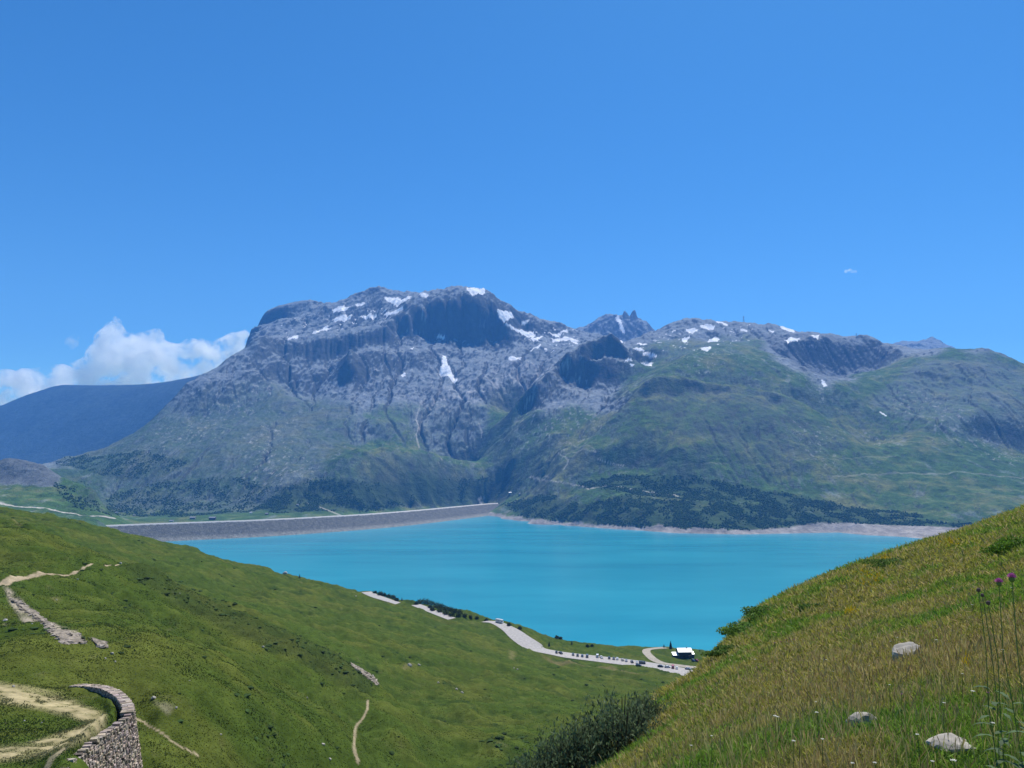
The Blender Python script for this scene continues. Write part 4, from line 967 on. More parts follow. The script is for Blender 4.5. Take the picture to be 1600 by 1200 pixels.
# --- rough sward of the left-hand slopes
def leftok(X, Y):
    p = pix(X, Y, gz(X, Y)); return (p[0] > -160) & (p[0] < 1150) & (p[1] < 1330) & ((p[0] < 980) | (Y > 60))
X, Y, Z = field(720000, -.82, .32, 40, 720, lambda Y: np.clip(1.3 - Y / 700, .35, 1), leftok)
lm = lookup(GL[..., 0] - GL[..., 1], X, Y); keep = (lm < .03) & ((Y < 430) | (lookup(GL[..., 0], X, Y) < .2)); X, Y, Z = X[keep], Y[keep], Z[keep]
gp, gq = pix(X, Y, Z)
okw = ~((Y < 95) & inpoly(gp, gq, [(112, 1072), (150, 1076), (190, 1086), (208, 1110), (226, 1200), (222, 1230), (110, 1230), (110, 1192), (130, 1172), (180, 1128), (188, 1110), (150, 1088), (112, 1082)]))
X, Y, Z = X[okw], Y[okw], Z[okw]; n = len(X)
cbase = np.stack([lookup(GL[..., i], X, Y) for i in range(3)], 1)
tu = fbm(X, Y, 7, 4, .65, 611); hgt = (.04 + .10 * rng.random(n)) * (.6 + smooth(-.2, .5, tu)); wd = .0017 * Y * (.6 + .8 * rng.random(n)) + .03
dv = rnd_side(n) * (hgt * .4)[:, None]; dv[:, 2] = hgt
c_ = cbase * (1.0 + .55 * rng.random((n, 1)))
c_ = np.where(rng.random((n, 1)) < .05, np.array([[.2, .18, .06]]), c_); c_ = np.where(rng.random((n, 1)) < .025, np.array([[.02, .04, .01]]), c_)
sw = cards('hillside_grass', np.stack([X, Y, Z - .03], 1), dv, wd, rnd_side(n), c_, LM, levels=(0, 1), prof=(1, .35))
tag(sw, 'short green alpine grass tufts on the left-hand slopes', 'grass', kind='stuff')
# dark dwarf shrubs that grow in drifts on the left slopes
X, Y, Z = field(60000, -.72, .25, 90, 560, lambda Y: 1 + 0 * Y, leftok)
dm = smooth(.14, .36, fbm(X + Y * .4, Y * .6, 16, 5, .65, 311)) + .9 * inpoly(*pix(X, Y, Z), [(185,893),(230,890),(330,925),(450,983),(540,1030),(600,1075),(560,1080),(440,1012),(330,958),(215,918)])
k_ = rng.random(len(X)) < .09 * dm + .001; X, Y, Z = X[k_], Y[k_], Z[k_]; n = len(X); sz = (.25 + .5 * rng.random(n)) * (.7 + Y / 500)
dsh = blobs('dwarf_shrubs', np.stack([X, Y, Z - .1], 1), sz, sz * .75, np.array([[.03, .055, .014]]) * (.6 + .9 * rng.random((n, 1))), .4, leaf_far)
tag(dsh, 'dark green dwarf shrubs growing in drifts on the left slopes', 'shrubs', kind='stuff')
# --- stones
def rock(name, loc, sx, sy, sz, mat, rz=0, seed=0, parent=None, sub=3):
    bm = bmesh.new(); bmesh.ops.create_icosphere(bm, subdivisions=sub, radius=1)
    v = np.array([q.co[:] for q in bm.verts]); r = np.random.default_rng(seed); pl = r.normal(size=(9, 3)); pl /= np.linalg.norm(pl, axis=1)[:, None]; dd = .55 + .35 * r.random(9)
    for a_, d_ in zip(pl, dd):
        s = v @ a_; v = v - np.maximum(s - d_, 0)[:, None] * a_
    v = v * (1 + .10 * perlin(v[:, 0] * 2.3 + seed, v[:, 1] * 2.3 + v[:, 2] * 1.7, 3)[:, None] + .05 * perlin(v[:, 0] * 7 + seed, v[:, 2] * 7 + v[:, 1] * 5, 4)[:, None])
    for q, c in zip(bm.verts, v): q.co = (c[0] * sx, c[1] * sy, c[2] * sz)
    o = bm_obj(name, bm, mat, parent); o.location = loc; o.rotation_euler = (0, 0, rz); return o
RM = simple('pale lichen rock', (.34, .31, .265), .9, noise=.4, scale=6, bump=.03)
RM2 = simple('grey hillside stone', (.4, .37, .33), .9, noise=.35, scale=1.2, bump=.1)
for px, py, w_, h_, lab in ((1420, 1036, 50, 42, 'pale angular boulder half buried in the brown meadow grass, the highest of three'), (1350, 1143, 52, 34, 'grey cracked boulder in the grass, the middle of three'), (1492, 1178, 84, 32, 'broad flat grey boulder at the lower edge among green grass')):
    x, y, zz = hn(px, py, 3, 30); s = y / FPX
    o = rock('boulder', (x, y, zz + h_ * s * .26), w_ * s * .5, w_ * s * .42, h_ * s * .55, RM, .4, int(px)); tag(o, lab, 'boulder', 'boulders in the meadow grass')
ST = [(21, 1074, 5), (188, 881.5, 5), (121, 906, 4), (445, 897, 8), (240, 1092, 9), (275, 1108, 5), (281, 928, 2.5), (411, 1012, 5), (88, 938, 3), (640, 1041, 8), (654, 1040, 6), (713, 1078, 5), (685, 1068, 4), (722, 1083, 5),
      (808, 1047, 4), (803, 1045.5, 3), (175, 1022, 5), (180, 1035, 4), (165, 1030, 4), (50, 975, 3), (8, 970, 7), (570, 1052, 5), (582, 1058, 5), (565, 1047, 4), (345, 1150, 4), (505, 1165, 7), (515, 1188, 6), (38, 1128, 3), (65, 1130, 3), (480, 1092, 4), (296, 1065, 3), (556, 932, 3)]
LABS = {0: 'round white stone on the verge above the bend of the old road', 1: 'pale stone at the far end of the upper path', 3: 'large white boulder on the left crest above the lake', 4: 'pale block sitting on the small mound right of the stone wall', 9: 'pale rock in the dry ditch across the lower slope'}
SL = [''] * len(ST)
for k_, (zone, test) in enumerate((('beside the long rock outcrop', lambda x, y: x < 200 and 960 < y < 1040), ('on the slope under the upper path', lambda x, y: x < 320 and y < 960), ('on the inner side of the road bend', lambda x, y: x < 120 and y > 1060),
    ('right of the stone wall', lambda x, y: 230 < x < 360 and y > 1060), ('on the narrow rock rib', lambda x, y: 540 < x < 600 and y > 1030), ('in the dry ditch and meadow to the right', lambda x, y: x >= 600), ('elsewhere on the green slope', lambda x, y: True))):
    m_ = sorted(i for i, q in enumerate(ST) if not SL[i] and test(q[0], q[1]));  m_.sort(key=lambda i: ST[i][0])
    for j_, i in enumerate(m_): SL[i] = 'pale stone ' + zone + ', ' + ('first' if j_ == 0 else ['first', 'second', 'third', 'fourth', 'fifth', 'sixth', 'seventh', 'eighth', 'ninth', 'tenth'][j_]) + ' from the left'
for i, (px, py, w_) in enumerate(ST):
    x, y, zz = hn(px, py, 45, 760); s = y / FPX
    o = rock('stone', (x, y, zz + .15 * w_ * s), w_ * s * .5, w_ * s * .45, w_ * s * .42, RM2, i, 50 + i, sub=2)
    tag(o, LABS.get(i, SL[i]), 'stone', 'pale stones scattered over the left slopes')
# rock outcrop below the upper path: many broken slabs fixed in one outcrop
def shards(name, poly, n, y0, y1, smin, smax, mat, label, seed):
    xs = [p[0] for p in poly]; ys = [p[1] for p in poly]; cos, fcs = [], []; k = 0; r = np.random.default_rng(seed); tc = []
    while k < n:
        px = r.uniform(min(xs), max(xs), 1); py = r.uniform(min(ys), max(ys), 1)
        if not inpoly(px, py, poly)[0]: continue
        x, y, zz = hn(px[0], py[0], y0, y1); s = r.uniform(smin, smax); R_ = Matrix.Rotation(r.uniform(0, 6.28), 3, 'Z') @ Matrix.Rotation(r.uniform(-.5, .5), 3, 'X')
        v = iv * np.array([s, s * r.uniform(.5, 1), s * r.uniform(.25, .5)]) * (1 + r.uniform(-.3, .3, (12, 1))); v = v @ np.array(R_).T + np.array([x, y, zz])
        cos.append(v); fcs.append(ifc + 12 * k); tc.append(np.tile(np.array([.34, .29, .24]) * r.uniform(.55, 1.3), (12, 1))); k += 1
    w_ = [hn(a, b, y0, y1) for a, b in poly]; bx = [q[0] for q in w_]; by = [q[1] for q in w_]; st_ = max(max(bx) - min(bx), max(by) - min(by)) / 90
    gx_ = np.arange(min(bx) - 1, max(bx) + 1, st_); gy_ = np.arange(min(by) - 1, max(by) + 1, st_); GX_, GY_ = np.meshgrid(gx_, gy_); GZ_ = gz(GX_, GY_)
    pp = pix(GX_, GY_, GZ_); ins = inpoly(pp[0], pp[1], poly); cell = ins[:-1, :-1] & ins[1:, :-1] & ins[:-1, 1:] & ins[1:, 1:]
    zz_ = GZ_ + .12 + .3 * ridged(GX_, GY_, 2.2, 4, .6, seed); fg = grid_faces(*GX_.shape)[cell.ravel()]; off = sum(len(c) for c in cos)
    cos.append(np.stack([GX_, GY_, zz_], -1).reshape(-1, 3)); tri = np.concatenate([fg[:, [0, 1, 2]], fg[:, [0, 2, 3]]]) + off; fcs.append(tri)
    tc.append(np.array([.27, .23, .18]) * (1 + .6 * fbm(GX_, GY_, 1.2, 3, .6, seed + 3)).reshape(-1, 1))
    co_ = np.concatenate(cos); fc_ = np.concatenate(fcs); used = np.unique(fc_); mp_ = np.zeros(len(co_), int); mp_[used] = np.arange(len(used))
    o = mesh_np(name, co_[used], mp_[fc_], mat, cols=np.clip(np.concatenate(tc)[used], 0, .7), smoothf=False); return tag(o, label, 'outcrop')
rockt = terrain_mat('outcrop rock', [(.4, .35, .12)])
shards('rock_outcrop', [(15, 935), (38, 944), (68, 966), (92, 985), (116, 990), (131, 999), (131, 1007), (112, 1006), (98, 1006), (86, 997), (60, 970), (35, 955)], 300, 100, 170, .2, .65, rockt, 'pale broken rock outcrop running down the slope below the upper path', 5)
shards('rock_outcrop', [(142, 999), (163, 1004), (168, 1012), (152, 1011)], 35, 85, 150, .25, .7, rockt, 'small pale rock outcrop at the lower right tip of the long one', 6)
shards('rock_rib', [(547, 1035), (560, 1043), (578, 1053), (592, 1068), (590, 1072), (572, 1058), (550, 1042)], 50, 150, 260, .3, .9, rockt, 'narrow rib of pale rocks at the end of the mound', 7)
# --- curved dry stone wall
wl = catmull(WALLP + [P(88, 1212, 51)], 14)
wa = np.array(wl); tt = np.gradient(wa[:, :2], axis=0); tt /= np.linalg.norm(tt, axis=1)[:, None]; wn_ = np.stack([-tt[:, 1], tt[:, 0]], 1)
if wn_[40] @ np.array([1, 0]) < 0: wn_ = -wn_
cos, fcs, tc = [], [], []; k = 0; r = np.random.default_rng(9)
al = np.concatenate([[0], np.cumsum(np.hypot(*np.diff(wa[:, :2], axis=0).T))]); Lw = al[-1]
cub = np.array([(x, y, zz) for x in (-.5, .5) for y in (-.5, .5) for zz in (-.5, .5)]); cf = np.array([[0, 1, 3, 2], [4, 6, 7, 5], [0, 4, 5, 1], [2, 3, 7, 6], [0, 2, 6, 4], [1, 5, 7, 3]])
def at(s):
    return np.array([np.interp(s, al, wa[:, i]) for i in range(3)]), np.array([np.interp(s, al, wn_[:, i]) for i in range(2)])
def stone_at(p, nrm2, sz, outw):
    global k
    t2 = np.array([nrm2[1], -nrm2[0]]); c = cub * sz * (1 + r.uniform(-.18, .18, (8, 3))); c = c * .92
    w3 = np.stack([c[:, 0] * t2[0] + c[:, 1] * nrm2[0], c[:, 0] * t2[1] + c[:, 1] * nrm2[1], c[:, 2]], 1)
    cos.append(w3 + p); fcs.append(cf + 8 * k); b_ = r.uniform(.35, 1.35); tc.append(np.tile(np.array([.36, .30, .25]) * b_ * np.array([1, r.uniform(.92, 1.05), r.uniform(.85, 1.1)]), (8, 1))); k += 1
s = 0
H_ = 7.0
rows = 30
for row in range(rows):
    s = r.uniform(0, .3); zr = -row * H_ / rows
    while s < Lw:
        ln_ = r.uniform(.15, .5); p, n2 = at(s + ln_ / 2); n2 = n2 / np.linalg.norm(n2)
        wdt = 1.1 + .02 * row
        far_part = s < .52 * Lw
        if row < 3 and far_part:
            stone_at(np.array([*(p[:2] + n2 * (-.28)), p[2] + (.42 if far_part else .1 + .25 * math.sin(s * 2.1) * math.sin(s * 5.3)) + zr + r.uniform(-.07, .07)]), n2, np.array([ln_, .5, .26]), 0)
        stone_at(np.array([*(p[:2] + n2 * (.22 + .17 * (-zr) + r.uniform(-.05, .05))), p[2] + (.42 if far_part else .1 + .25 * math.sin(s * 2.1) * math.sin(s * 5.3)) + zr + r.uniform(-.07, .07)]), n2, np.array([ln_, .55, .3]), 1)
        if row == 0 and far_part: stone_at(np.array([*(p[:2] + n2 * (-.03)), p[2] + .46]), n2, np.array([ln_, 1.05, .25]), 1)
        s += ln_
wall = mesh_np('retaining_wall', np.concatenate(cos), np.concatenate(fcs), rockt, cols=np.clip(np.concatenate(tc), 0, .8), smoothf=False)
tag(wall, 'curved dry stone retaining wall round the bend of the old road', 'stone wall')
core = []
for i in range(len(wa)):
    for o_, z_ in ((-.2, .2), (.1, .2), (.1 + 1.1, -6.6), (-.2, -6.6)): core.append((*(wa[i, :2] + wn_[i] * o_), wa[i, 2] + z_))
cf2 = np.array([[4 * i + a, 4 * i + (a + 1) % 4, 4 * i + 4 + (a + 1) % 4, 4 * i + 4 + a] for i in range(len(wa) - 1) for a in range(4)])
mesh_np('wall_core', np.array(core), cf2, M['stonewall'], wall, smoothf=False)
# --- conifers, bushes
def conifer(name, loc, h, seed, label, group=None):
    r = np.random.default_rng(seed); t = empty(name, loc, 0, label, 'tree', group); bm = bmesh.new(); tube(bm, (0, 0, -.5), (0, 0, h * .95), h * .025 + .05, .03, 7); bm_obj('trunk', bm, M['bark'], t)
    n_ = int(260 + 70 * h); f = r.random(n_) ** .8; zz = h * (.06 + .94 * f); rad = h * .24 * (1 - f) ** .85 * (.7 + .5 * r.random(n_)) + .05; a = r.random(n_) * 6.283
    base = np.stack([np.zeros(n_), np.zeros(n_), zz], 1); d = np.stack([np.cos(a) * rad, np.sin(a) * rad, -.28 * rad + .05], 1)
    sd_ = np.stack([-np.sin(a), np.cos(a), (r.random(n_) - .5) * .8], 1); c = np.array([.022, .042, .018]) * (.5 + .9 * r.random((n_, 1)))
    cards('crown', base, d, rad * .55 + .1, sd_, c, LM, t, levels=(0, .5, 1), prof=(.3, 1, .15)); return t
def leafbush(name, loc, rx, ry, h, nl, lw, ll, colr, seed, label, cat='bush', group=None, stems=24, up=.5, stemh=1.0, crown='foliage'):
    r = np.random.default_rng(seed); t = empty(name, loc, 0, label, cat, group); cc = []
    th = r.random(nl) * 6.283; ph = np.arccos(1 - r.random(nl) * 1.15); rr_ = (.35 + .65 * r.random(nl) ** .5)
    lump = 1 + .28 * np.sin(th * 3 + seed) * np.sin(ph * 4 + seed * 2) + .18 * np.sin(th * 7 + 2 * seed)
    p = np.stack([rx * np.sin(ph) * np.cos(th) * rr_ * lump, ry * np.sin(ph) * np.sin(th) * rr_ * lump, h * (.12 + .88 * np.cos(ph) * rr_ * lump)], 1)
    p[:, 2] = np.maximum(p[:, 2], .0); q = r.normal(size=(nl, 3)); q[:, 2] = np.abs(q[:, 2]) * up + up * .6; q /= np.linalg.norm(q, axis=1)[:, None]
    sd_ = np.cross(q, r.normal(size=(nl, 3))); sd_ /= np.linalg.norm(sd_, axis=1)[:, None]
    c = np.array(colr) * (.5 + 1.0 * r.random((nl, 1)))
    cards(crown, p, q * (ll * (.6 + .8 * r.random((nl, 1)))), lw * (.7 + .6 * r.random(nl)), sd_, c, LM, t, levels=(0, .5, 1), prof=(.3, 1, .15))
    bm = bmesh.new()
    for i in range(stems):
        a = r.random() * 6.283; f = r.random() ** .6; e = (rx * f * math.cos(a) * .9, ry * f * math.sin(a) * .9, h * (.55 + .5 * r.random()) * stemh * (1.1 - .5 * f)); tube(bm, (e[0] * .2, e[1] * .2, -.3), e, .012 * max(h, 1), .004 * max(h, 1), 4)
    bm_obj('stems', bm, M['bark'], t); return t
def up_to(px, py, y0, y1): return hn(px, py, y0, y1)
for px, py, h_, lab in ((1048, 1013.5, 7.4, 'tall dark spruce standing beside the mountain hut'), (1037.5, 1012, 3.6, 'small spruce on the shore left of the tall one'), (858, 1010, 4.2, 'dark young spruce on the bank behind the parked cars, left of two'),
                        (893.5, 1007, 3.4, 'dark young spruce on the bank behind the parked cars, right of two'), (468, 903, 3.2, 'lone dark spruce on the left crest against the lake'), (628, 939, 3.2, 'slim spruce on the crest between two groups of bushes'),
                        (1093, 1018, 2.2, 'low dark spruce on the shore right of the hut'), (1112, 1020, 2.0, 'low dark spruce nearest the brown slope on the shore')):
    x, y, zz = hn(px, py, 560, 775); conifer('spruce', (x, y, zz - .2), h_, int(px), lab, 'spruces near the shore')
BU = [(594, 929, 3.2), (600, 930, 2.6), (607, 932, 3), (614, 935, 3.6), (620, 938, 2.4), (586, 926, 2), (655, 942, 3.6), (661, 941, 4.6), (668, 943, 4.4), (675, 945, 4.2), (683, 948, 4.4), (690, 949, 3.6), (697, 952, 3.4), (704, 954, 3.8), (711, 956, 3.2), (718, 958, 3.4),
      (688, 955, 4), (697, 959, 3.6), (706, 962, 3.4), (716, 963, 3.0), (726, 963, 2.8), (735, 965, 2.4), (676, 953, 3), (745, 966, 2.0), (760, 969, 2.0), (672, 949, 2.5), (795, 977, 2.4), (812, 982, 2), (870, 995, 2.2), (876, 996, 2), (918, 1010, 2), (925, 1009, 1.6), (650, 944, 2.4)]
ORD = 'first second third fourth fifth sixth seventh eighth ninth tenth eleventh twelfth thirteenth fourteenth fifteenth sixteenth seventeenth eighteenth nineteenth twentieth'.split()
BU.sort()
for i, (px, py, h_) in enumerate(BU):
    x, y, zz = hn(px, py + 1, 560, 740)
    leafbush('alder_bush', (x, y, zz - .2), h_ * .75, h_ * .7, h_, 420, .5, .55, (.045, .07, .02), 100 + i, (ORD[i] + ' green alder bush from the left on the bank above the lake' if i < 17 else ORD[len(BU) - 1 - i] + ' green alder bush from the right on the bank above the lake'), 'bush', 'alder bushes on the bank above the lake', stems=6)
# --- willow shrubs in front, on the edge of the slope
WS = [(958, 1212, 15.5, 1.0, .95, 1.22, 5200, 'dark leafy willow shrub against the right-hand slope, tallest of the clump'), (905, 1222, 15.5, .9, .85, 1.0, 4200, 'willow shrub in the middle of the clump at the lower edge'),
      (862, 1236, 15.2, .85, .8, .78, 3200, 'willow shrub with many upright stems, left of the middle'), (822, 1250, 14.6, .8, .8, .55, 2200, 'low willow shrub at the left end of the clump'), (1000, 1165, 17.5, .6, .6, .8, 2600, 'willow shrub touching the brown grass slope')]
for i, (px, py, D, rx, ry, h_, nl, lab) in enumerate(WS):
    u = (px - 800) / FPX / .99; x = u * D; zz = float(gz(np.array([x]), np.array([D]))[0])
    leafbush('willow_shrub', (x, D, zz - .1), rx, ry, h_, nl, .032, .08, (.11, .15, .075), 300 + i, lab, 'shrub', 'willow shrubs at the lower edge', stems=110, up=1.2, stemh=1.12)
GS = [(1206, 958, 30, .9, .45, (.13, .22, .04), 'green creeping shrub on the crest above the lake, larger of two'), (1172, 986, 26, .9, .5, (.14, .24, .045), 'green creeping shrub lower on the crest where the slope steepens'),
      (1285, 952, 28, .7, .35, (.12, .2, .04), 'small green shrub just inside the crest'), (1597, 860, 22, .9, .7, (.10, .19, .02), 'bright green leafy bush at the right edge'), (1420, 880, 33, 1.4, .35, (.11, .18, .035), 'low green bilberry patch along the crest'), (1150, 1020, 22, .7, .35, (.11, .18, .035), 'low green shrub on the steep left edge of the slope')]
for i, (px, py, D, rx, h_, c_, lab) in enumerate(GS):
    x, y, zz = hn(px, py, 8, 44); leafbush('creeping_shrub', (x, y, zz - .1), rx, rx * .8, h_ * .6, 5200, .05, .06, c_, 500 + i, lab, 'shrub', None, stems=20)
# --- flowers
WF = simple('white petals', (.62, .60, .50), .7); PF = simple('pink petals', (.55, .12, .38), .6); GF = simple('flower stalk', (.09, .13, .03), .7); YF = simple('yellow petals', (.75, .5, .03), .6); DF = simple('dark flower head', (.09, .05, .05), .8)
def flower(name, px, py, head, mat, r0, h_, label, group, kind='umbel'):
    x, y, zz = hn(px, py + h_ * 0, 3, 44)
    # the head stands h_ above the ground: move the foot so that the head meets the sight line
    u, t = ut(px, py); Y = np.linspace(2.5, 45, 3000); g = gz(float(u) * Y, Y) + h_; rr_ = CAMZ + float(t) * Y; kk = np.nonzero(g > rr_)[0]; y = float(Y[kk[0]]) if len(kk) else y; x = float(u) * y; zz = float(gz(np.array([x]), np.array([y]))[0])
    t_ = empty(name, (x, y, zz), random.random() * 6, label, 'flower', group); bm = bmesh.new(); tube(bm, (random.uniform(-.03, .03), 0, -.02), (0, 0, h_), .0025, .0018, 5); bm_obj('stalk', bm, GF, t_)
    bm = bmesh.new(); s = r0 * .7 * random.uniform(.6, 1.25) * max(1, y / 12)
    if kind == 'umbel':
        for i in range(14):
            a = i * 2.4; q = s * math.sqrt(i / 14); bmesh.ops.create_icosphere(bm, subdivisions=1, radius=s * .24, matrix=Matrix.Translation((q * math.cos(a), q * math.sin(a), h_ + .12 * s * math.cos(q / s * 1.5))) @ Matrix.Diagonal((1, 1, .5, 1)))
    else:
        for i in range(26):
            a = i * 2.4; el = 1.45 - 1.3 * (i / 26); d = Vector((math.cos(a) * math.cos(el), math.sin(a) * math.cos(el), math.sin(el))); tube(bm, (0, 0, h_), Vector((0, 0, h_)) + d * s, s * .09, s * .05, 3)
    bm_obj('flower_head', bm, mat, t_); return t_
WFL = [(1276,1113),(1144,1024),(1208,1056),(1302,1049),(1275,1097),(1424,993),(1504,1053),(1463,1000),(1466,920),(1519,945),(1433,1148),(1327,1146),(1285,1156),(1240,1158),(1517,1132),(1551,1130),(1475,1098),(1275,1192),(1332,1193),(1367,1192),(1437,1198),(1457,1190),(1490,1189),(1219,1090),(1211,1119),(1291,1031),(1303,1024),(1358,1040),(1402,996),(1545,990),(1580,918),(1567,1015),(1571,985),(1489,918),(1391,1002),(1265,1005),(1180,1030),(1215,1120),(1160,1090),(1390,1070),(1520,1080),(1060,1120),(1112,1150),(1080,1165),(1247,1118),(1590,860),(1570,875)]
WFL = [q for i_, q in enumerate(WFL) if i_ % 3 != 2]
for i, (px, py) in enumerate(WFL):
    flower('white_flower', px, py, 0, WF, .018, .26, 'small white yarrow-like flower standing in the meadow grass', 'white flowers in the meadow grass')
PFL = [(1228,1049),(1205,1029),(1182,1043),(1251,1032),(1240,1000),(1232,1002),(1228,1000),(1220,1003),(1270,990),(1303,981),(1544,1083),(1157,1082),(1150,1055),(1137,1065),(1352,947),(1210,1005),(1160,1060),(1098,1100),(1409,1085),(1311,980),(1320,983),(1110,1040)]
for i, (px, py) in enumerate(PFL):
    flower('pink_flower', px, py, 0, PF, .016, .28, 'small pink clover-like flower among brown grass', 'pink flowers in the meadow grass', 'brush')
TL = [(1561, 912, .021, PF, 'bright pink thistle head on a tall stem, the left of two bright ones'), (1581, 905, .022, PF, 'bright pink thistle head on the tallest stem near the right edge'), (1529, 922, .018, DF, 'dark withered thistle left of the two pink ones'), (1544, 942, .018, DF, 'dark thistle bud just below the withered thistle'), (1535, 930, .016, DF, 'small dark thistle bud between the other dark heads')]
def thistle(px, py, D, r0, mat, label, seed):
    r = random.Random(seed); x, y, zt = P(px, py, D); zg = float(gz(np.array([x]), np.array([y]))[0]); h_ = zt - zg
    t_ = empty('thistle', (x, y, zg), 0, label, 'thistle', 'thistles near the right edge'); bm = bmesh.new(); pts = [Vector((.05 * (1 - f) + .015 * math.sin(f * 6 + seed), 0, h_ * f)) for f in (0, .25, .5, .75, 1)]
    pts[-1] = Vector((0, 0, h_))
    for a, b in zip(pts[:-1], pts[1:]): tube(bm, a, b, .0019, .0016, 6)
    st = bm_obj('stem', bm, GF, t_)
    bm = bmesh.new(); bmesh.ops.create_icosphere(bm, subdivisions=2, radius=r0 * .5, matrix=Matrix.Translation((0, 0, h_)) @ Matrix.Diagonal((1, 1, 1.15, 1))); bm_obj('bud', bm, DF if mat is DF else GF, t_)
    if mat is PF:
        bm = bmesh.new()
        for i in range(70):
            a = i * 2.4; el = 1.5 - 1.35 * (i / 70) ** .8; d = Vector((math.cos(a) * math.cos(el), math.sin(a) * math.cos(el), math.sin(el) * 1.1)); tube(bm, (0, 0, h_ + r0 * .2), Vector((0, 0, h_ + r0 * .25)) + d * r0 * .8, .0012, .0009, 3)
        bm_obj('petals', bm, PF, t_)
    nl = 12; f = np.array([r.uniform(.05, .6) for _ in range(nl)]); a = np.array([r.uniform(0, 6.28) for _ in range(nl)]); L_ = .10 * (1 - f) + .03
    base = np.stack([.05 * (1 - f), 0 * f, h_ * f], 1); d = np.stack([np.cos(a) * L_, np.sin(a) * L_, L_ * .5], 1); sd_ = np.stack([-np.sin(a), np.cos(a), 0 * a], 1)
    cards('leaves', base, d, .018 + .014 * (1 - f), sd_, np.tile(np.array([.09, .15, .06]), (nl, 1)) * (.7 + .5 * rng.random((nl, 1))), LM, t_, levels=(0, .2, .4, .6, .8, 1), prof=(.3, 1, .4, .9, .35, .05), bend=np.stack([0 * f, 0 * f, -L_ * .6], 1))
for i, (px, py, r0, m_, lab) in enumerate(TL): thistle(px, py, (3.3, 3.1, 3.6, 3.5, 3.7)[i], r0, m_, lab, i)
# broad leaves round the foot of the thistles, yellow flower drifts
X, Y, Z = field(60000, .45, .72, 3.0, 6.5, lambda Y: .5 + 0 * Y, lambda X, Y: vis(X, Y) & (fbm(X, Y, .6, 3, .5, 641) > .02)); X, Y, Z = X[:5200], Y[:5200], Z[:5200]; n = len(X)
hb2 = .03 + .07 * rng.random(n); dv = rnd_side(n) * (hb2 * .8)[:, None]; dv[:, 2] = hb2
hbs = cards('meadow_herbs', np.stack([X, Y, Z], 1), dv, .006 + .009 * rng.random(n), rnd_side(n), np.array([.13, .23, .03]) * (.5 + .9 * rng.random((n, 1))), LM, levels=(0, .5, 1), prof=(.3, 1, .15)); tag(hbs, 'broad leaved green herbs under the thistles near the right edge', 'herbs', kind='stuff')
yl = []
for cx, cy, sx, sy, n_ in ((1483, 856, 14, 7, 160), (1382, 880, 12, 8, 170), (1330, 968, 10, 6, 120), (1300, 900, 10, 6, 60), (1350, 905, 22, 8, 90), (1360, 918, 20, 8, 60), (1510, 1062, 5, 3, 20), (1370, 912, 8, 6, 40)):
    for _ in range(n_):
        x, y, zz = hn(random.gauss(cx, sx * .6), random.gauss(cy, sy * .6), 5, 43); yl.append((x, y, zz + .12 + .15 * random.random()))
yl = np.array(yl); n = len(yl)
yf = cards('yellow_flowers', yl, np.stack([0 * yl[:, 0], 0 * yl[:, 0], .02 + .001 * yl[:, 1]], 1), .0013 * yl[:, 1], rnd_side(n), np.tile([[.6, .42, .02]], (n, 1)) * (.6 + .5 * rng.random((n, 1))), LM, levels=(0, .5, 1), prof=(.5, 1, .5)); tag(yf, 'drifts of tiny yellow flowers along the crest of the right-hand slope', 'flowers', kind='stuff')
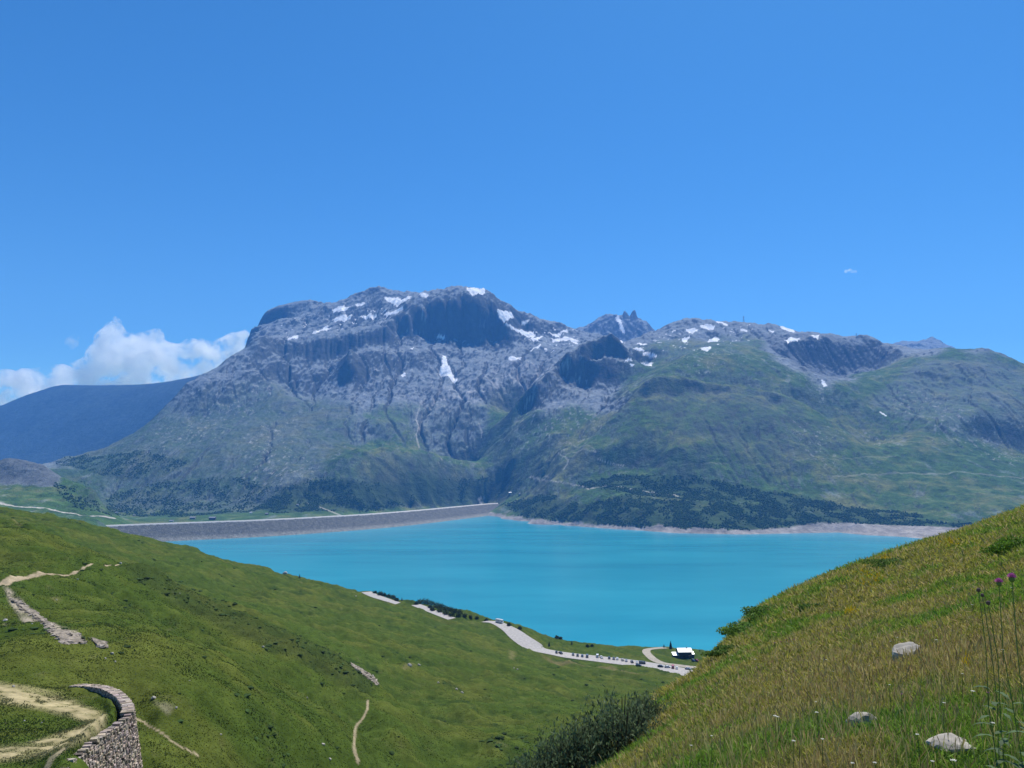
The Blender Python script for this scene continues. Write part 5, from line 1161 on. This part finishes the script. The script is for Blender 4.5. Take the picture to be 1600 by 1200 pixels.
# ------------------------------------------------------------------ clouds behind the mountains, beyond the hazy air
def cloud(name, puffs, D, label, dens_, nscale, depth, thr=.46, voxel=60, seed=0):
    bm = bmesh.new()
    for i, (px, py, r_) in enumerate(puffs):
        d = D + ((i * 37) % 11 - 5) / 5 * depth * .3; x, y, zz = P(px, py, d); R_ = r_ * d / FPX
        bmesh.ops.create_icosphere(bm, subdivisions=2, radius=R_, matrix=Matrix.Translation((x, y, zz)) @ Matrix.Diagonal((1, max(.5, min(1, depth / R_)), 1, 1)))
    m_ = bpy.data.materials.new(name + ' vapour'); m_.use_nodes = True; nt_ = m_.node_tree; nt_.nodes.clear(); out = nt_.nodes.new('ShaderNodeOutputMaterial')
    v_ = nt_.nodes.new('ShaderNodeVolumeScatter'); v_.inputs['Color'].default_value = (1, 1, 1, 1); v_.inputs['Anisotropy'].default_value = .6
    g_ = nt_.nodes.new('ShaderNodeNewGeometry'); n_ = nt_.nodes.new('ShaderNodeTexNoise'); n_.inputs['Scale'].default_value = nscale; n_.inputs['Detail'].default_value = 7; n_.inputs['Roughness'].default_value = .68
    r_ = nt_.nodes.new('ShaderNodeMapRange'); r_.inputs[1].default_value = thr; r_.inputs[2].default_value = thr + .13; r_.inputs[3].default_value = 0; r_.inputs[4].default_value = dens_
    nt_.links.new(g_.outputs['Position'], n_.inputs['Vector']); nt_.links.new(n_.outputs[0], r_.inputs[0]); nt_.links.new(r_.outputs[0], v_.inputs['Density']); nt_.links.new(v_.outputs[0], out.inputs['Volume'])
    m_.cycles.volume_step_rate = .12
    o = bm_obj(name, bm, m_); md = o.modifiers.new('union', 'REMESH'); md.mode = 'VOXEL'; md.voxel_size = voxel
    return tag(o, label, 'cloud')
cloud('cloud', [(-60,615,34),(-20,605,30),(10,600,26),(40,597,24),(70,592,22),(95,590,24),(125,588,28),(150,582,30),(165,560,32),(172,535,26),(178,515,17),(182,502,10),(195,555,34),(215,545,30),(225,575,36),(240,530,19),(247,522,11),
      (260,565,34),(285,570,30),(300,548,22),(312,538,13),(325,555,26),(345,548,22),(365,535,18),(382,524,11),(372,550,20),(330,580,26),(270,600,26),(200,600,30),(120,610,24),(60,620,24),(0,630,28),(300,600,20),(150,605,30),(230,600,32),(30,612,26),(-30,625,36),(90,605,26),(350,570,22),(380,550,16)], 9700,
      'white cumulus bank spilling behind the left ridge of the mountain', .017, .0048, 480, .468)
cloud('cloud_wisp', [(112,535,11),(118,528,7),(110,545,6)], 9700, 'small detached white wisp left of the big cloud bank', .006, .006, 100, .5, 24)
cloud('cloud_wisp', [(1322,424,3.5),(1329,423,4.5),(1336,425,3.5)], 9700, 'tiny lone white cloud in the blue sky right of the summit', .010, .01, 60, .42, 14)
# ------------------------------------------------------------------ air
hb = np.array([(x, y, zz) for x in (-9300, 9300) for y in (-150, 8750) for zz in (-170, 1750)], float)
hf = np.array([[0, 1, 3, 2], [4, 6, 7, 5], [0, 4, 5, 1], [2, 3, 7, 6], [0, 2, 6, 4], [1, 5, 7, 3]])
hm = bpy.data.materials.new('air'); hm.use_nodes = True; hn = hm.node_tree; hn.nodes.clear()
ho = hn.nodes.new('ShaderNodeOutputMaterial'); pv = hn.nodes.new('ShaderNodeVolumePrincipled')
pv.inputs['Color'].default_value = (.12, .40, 1.0, 1); pv.inputs['Density'].default_value = 0.74e-4
pv.inputs['Anisotropy'].default_value = 0.0
hn.links.new(pv.outputs[0], ho.inputs['Volume'])
haze = mesh_np('haze', hb, hf, hm, smoothf=False); tag(haze, kind='stuff', label='thin blue haze in the air over the lake and mountains', cat='haze')
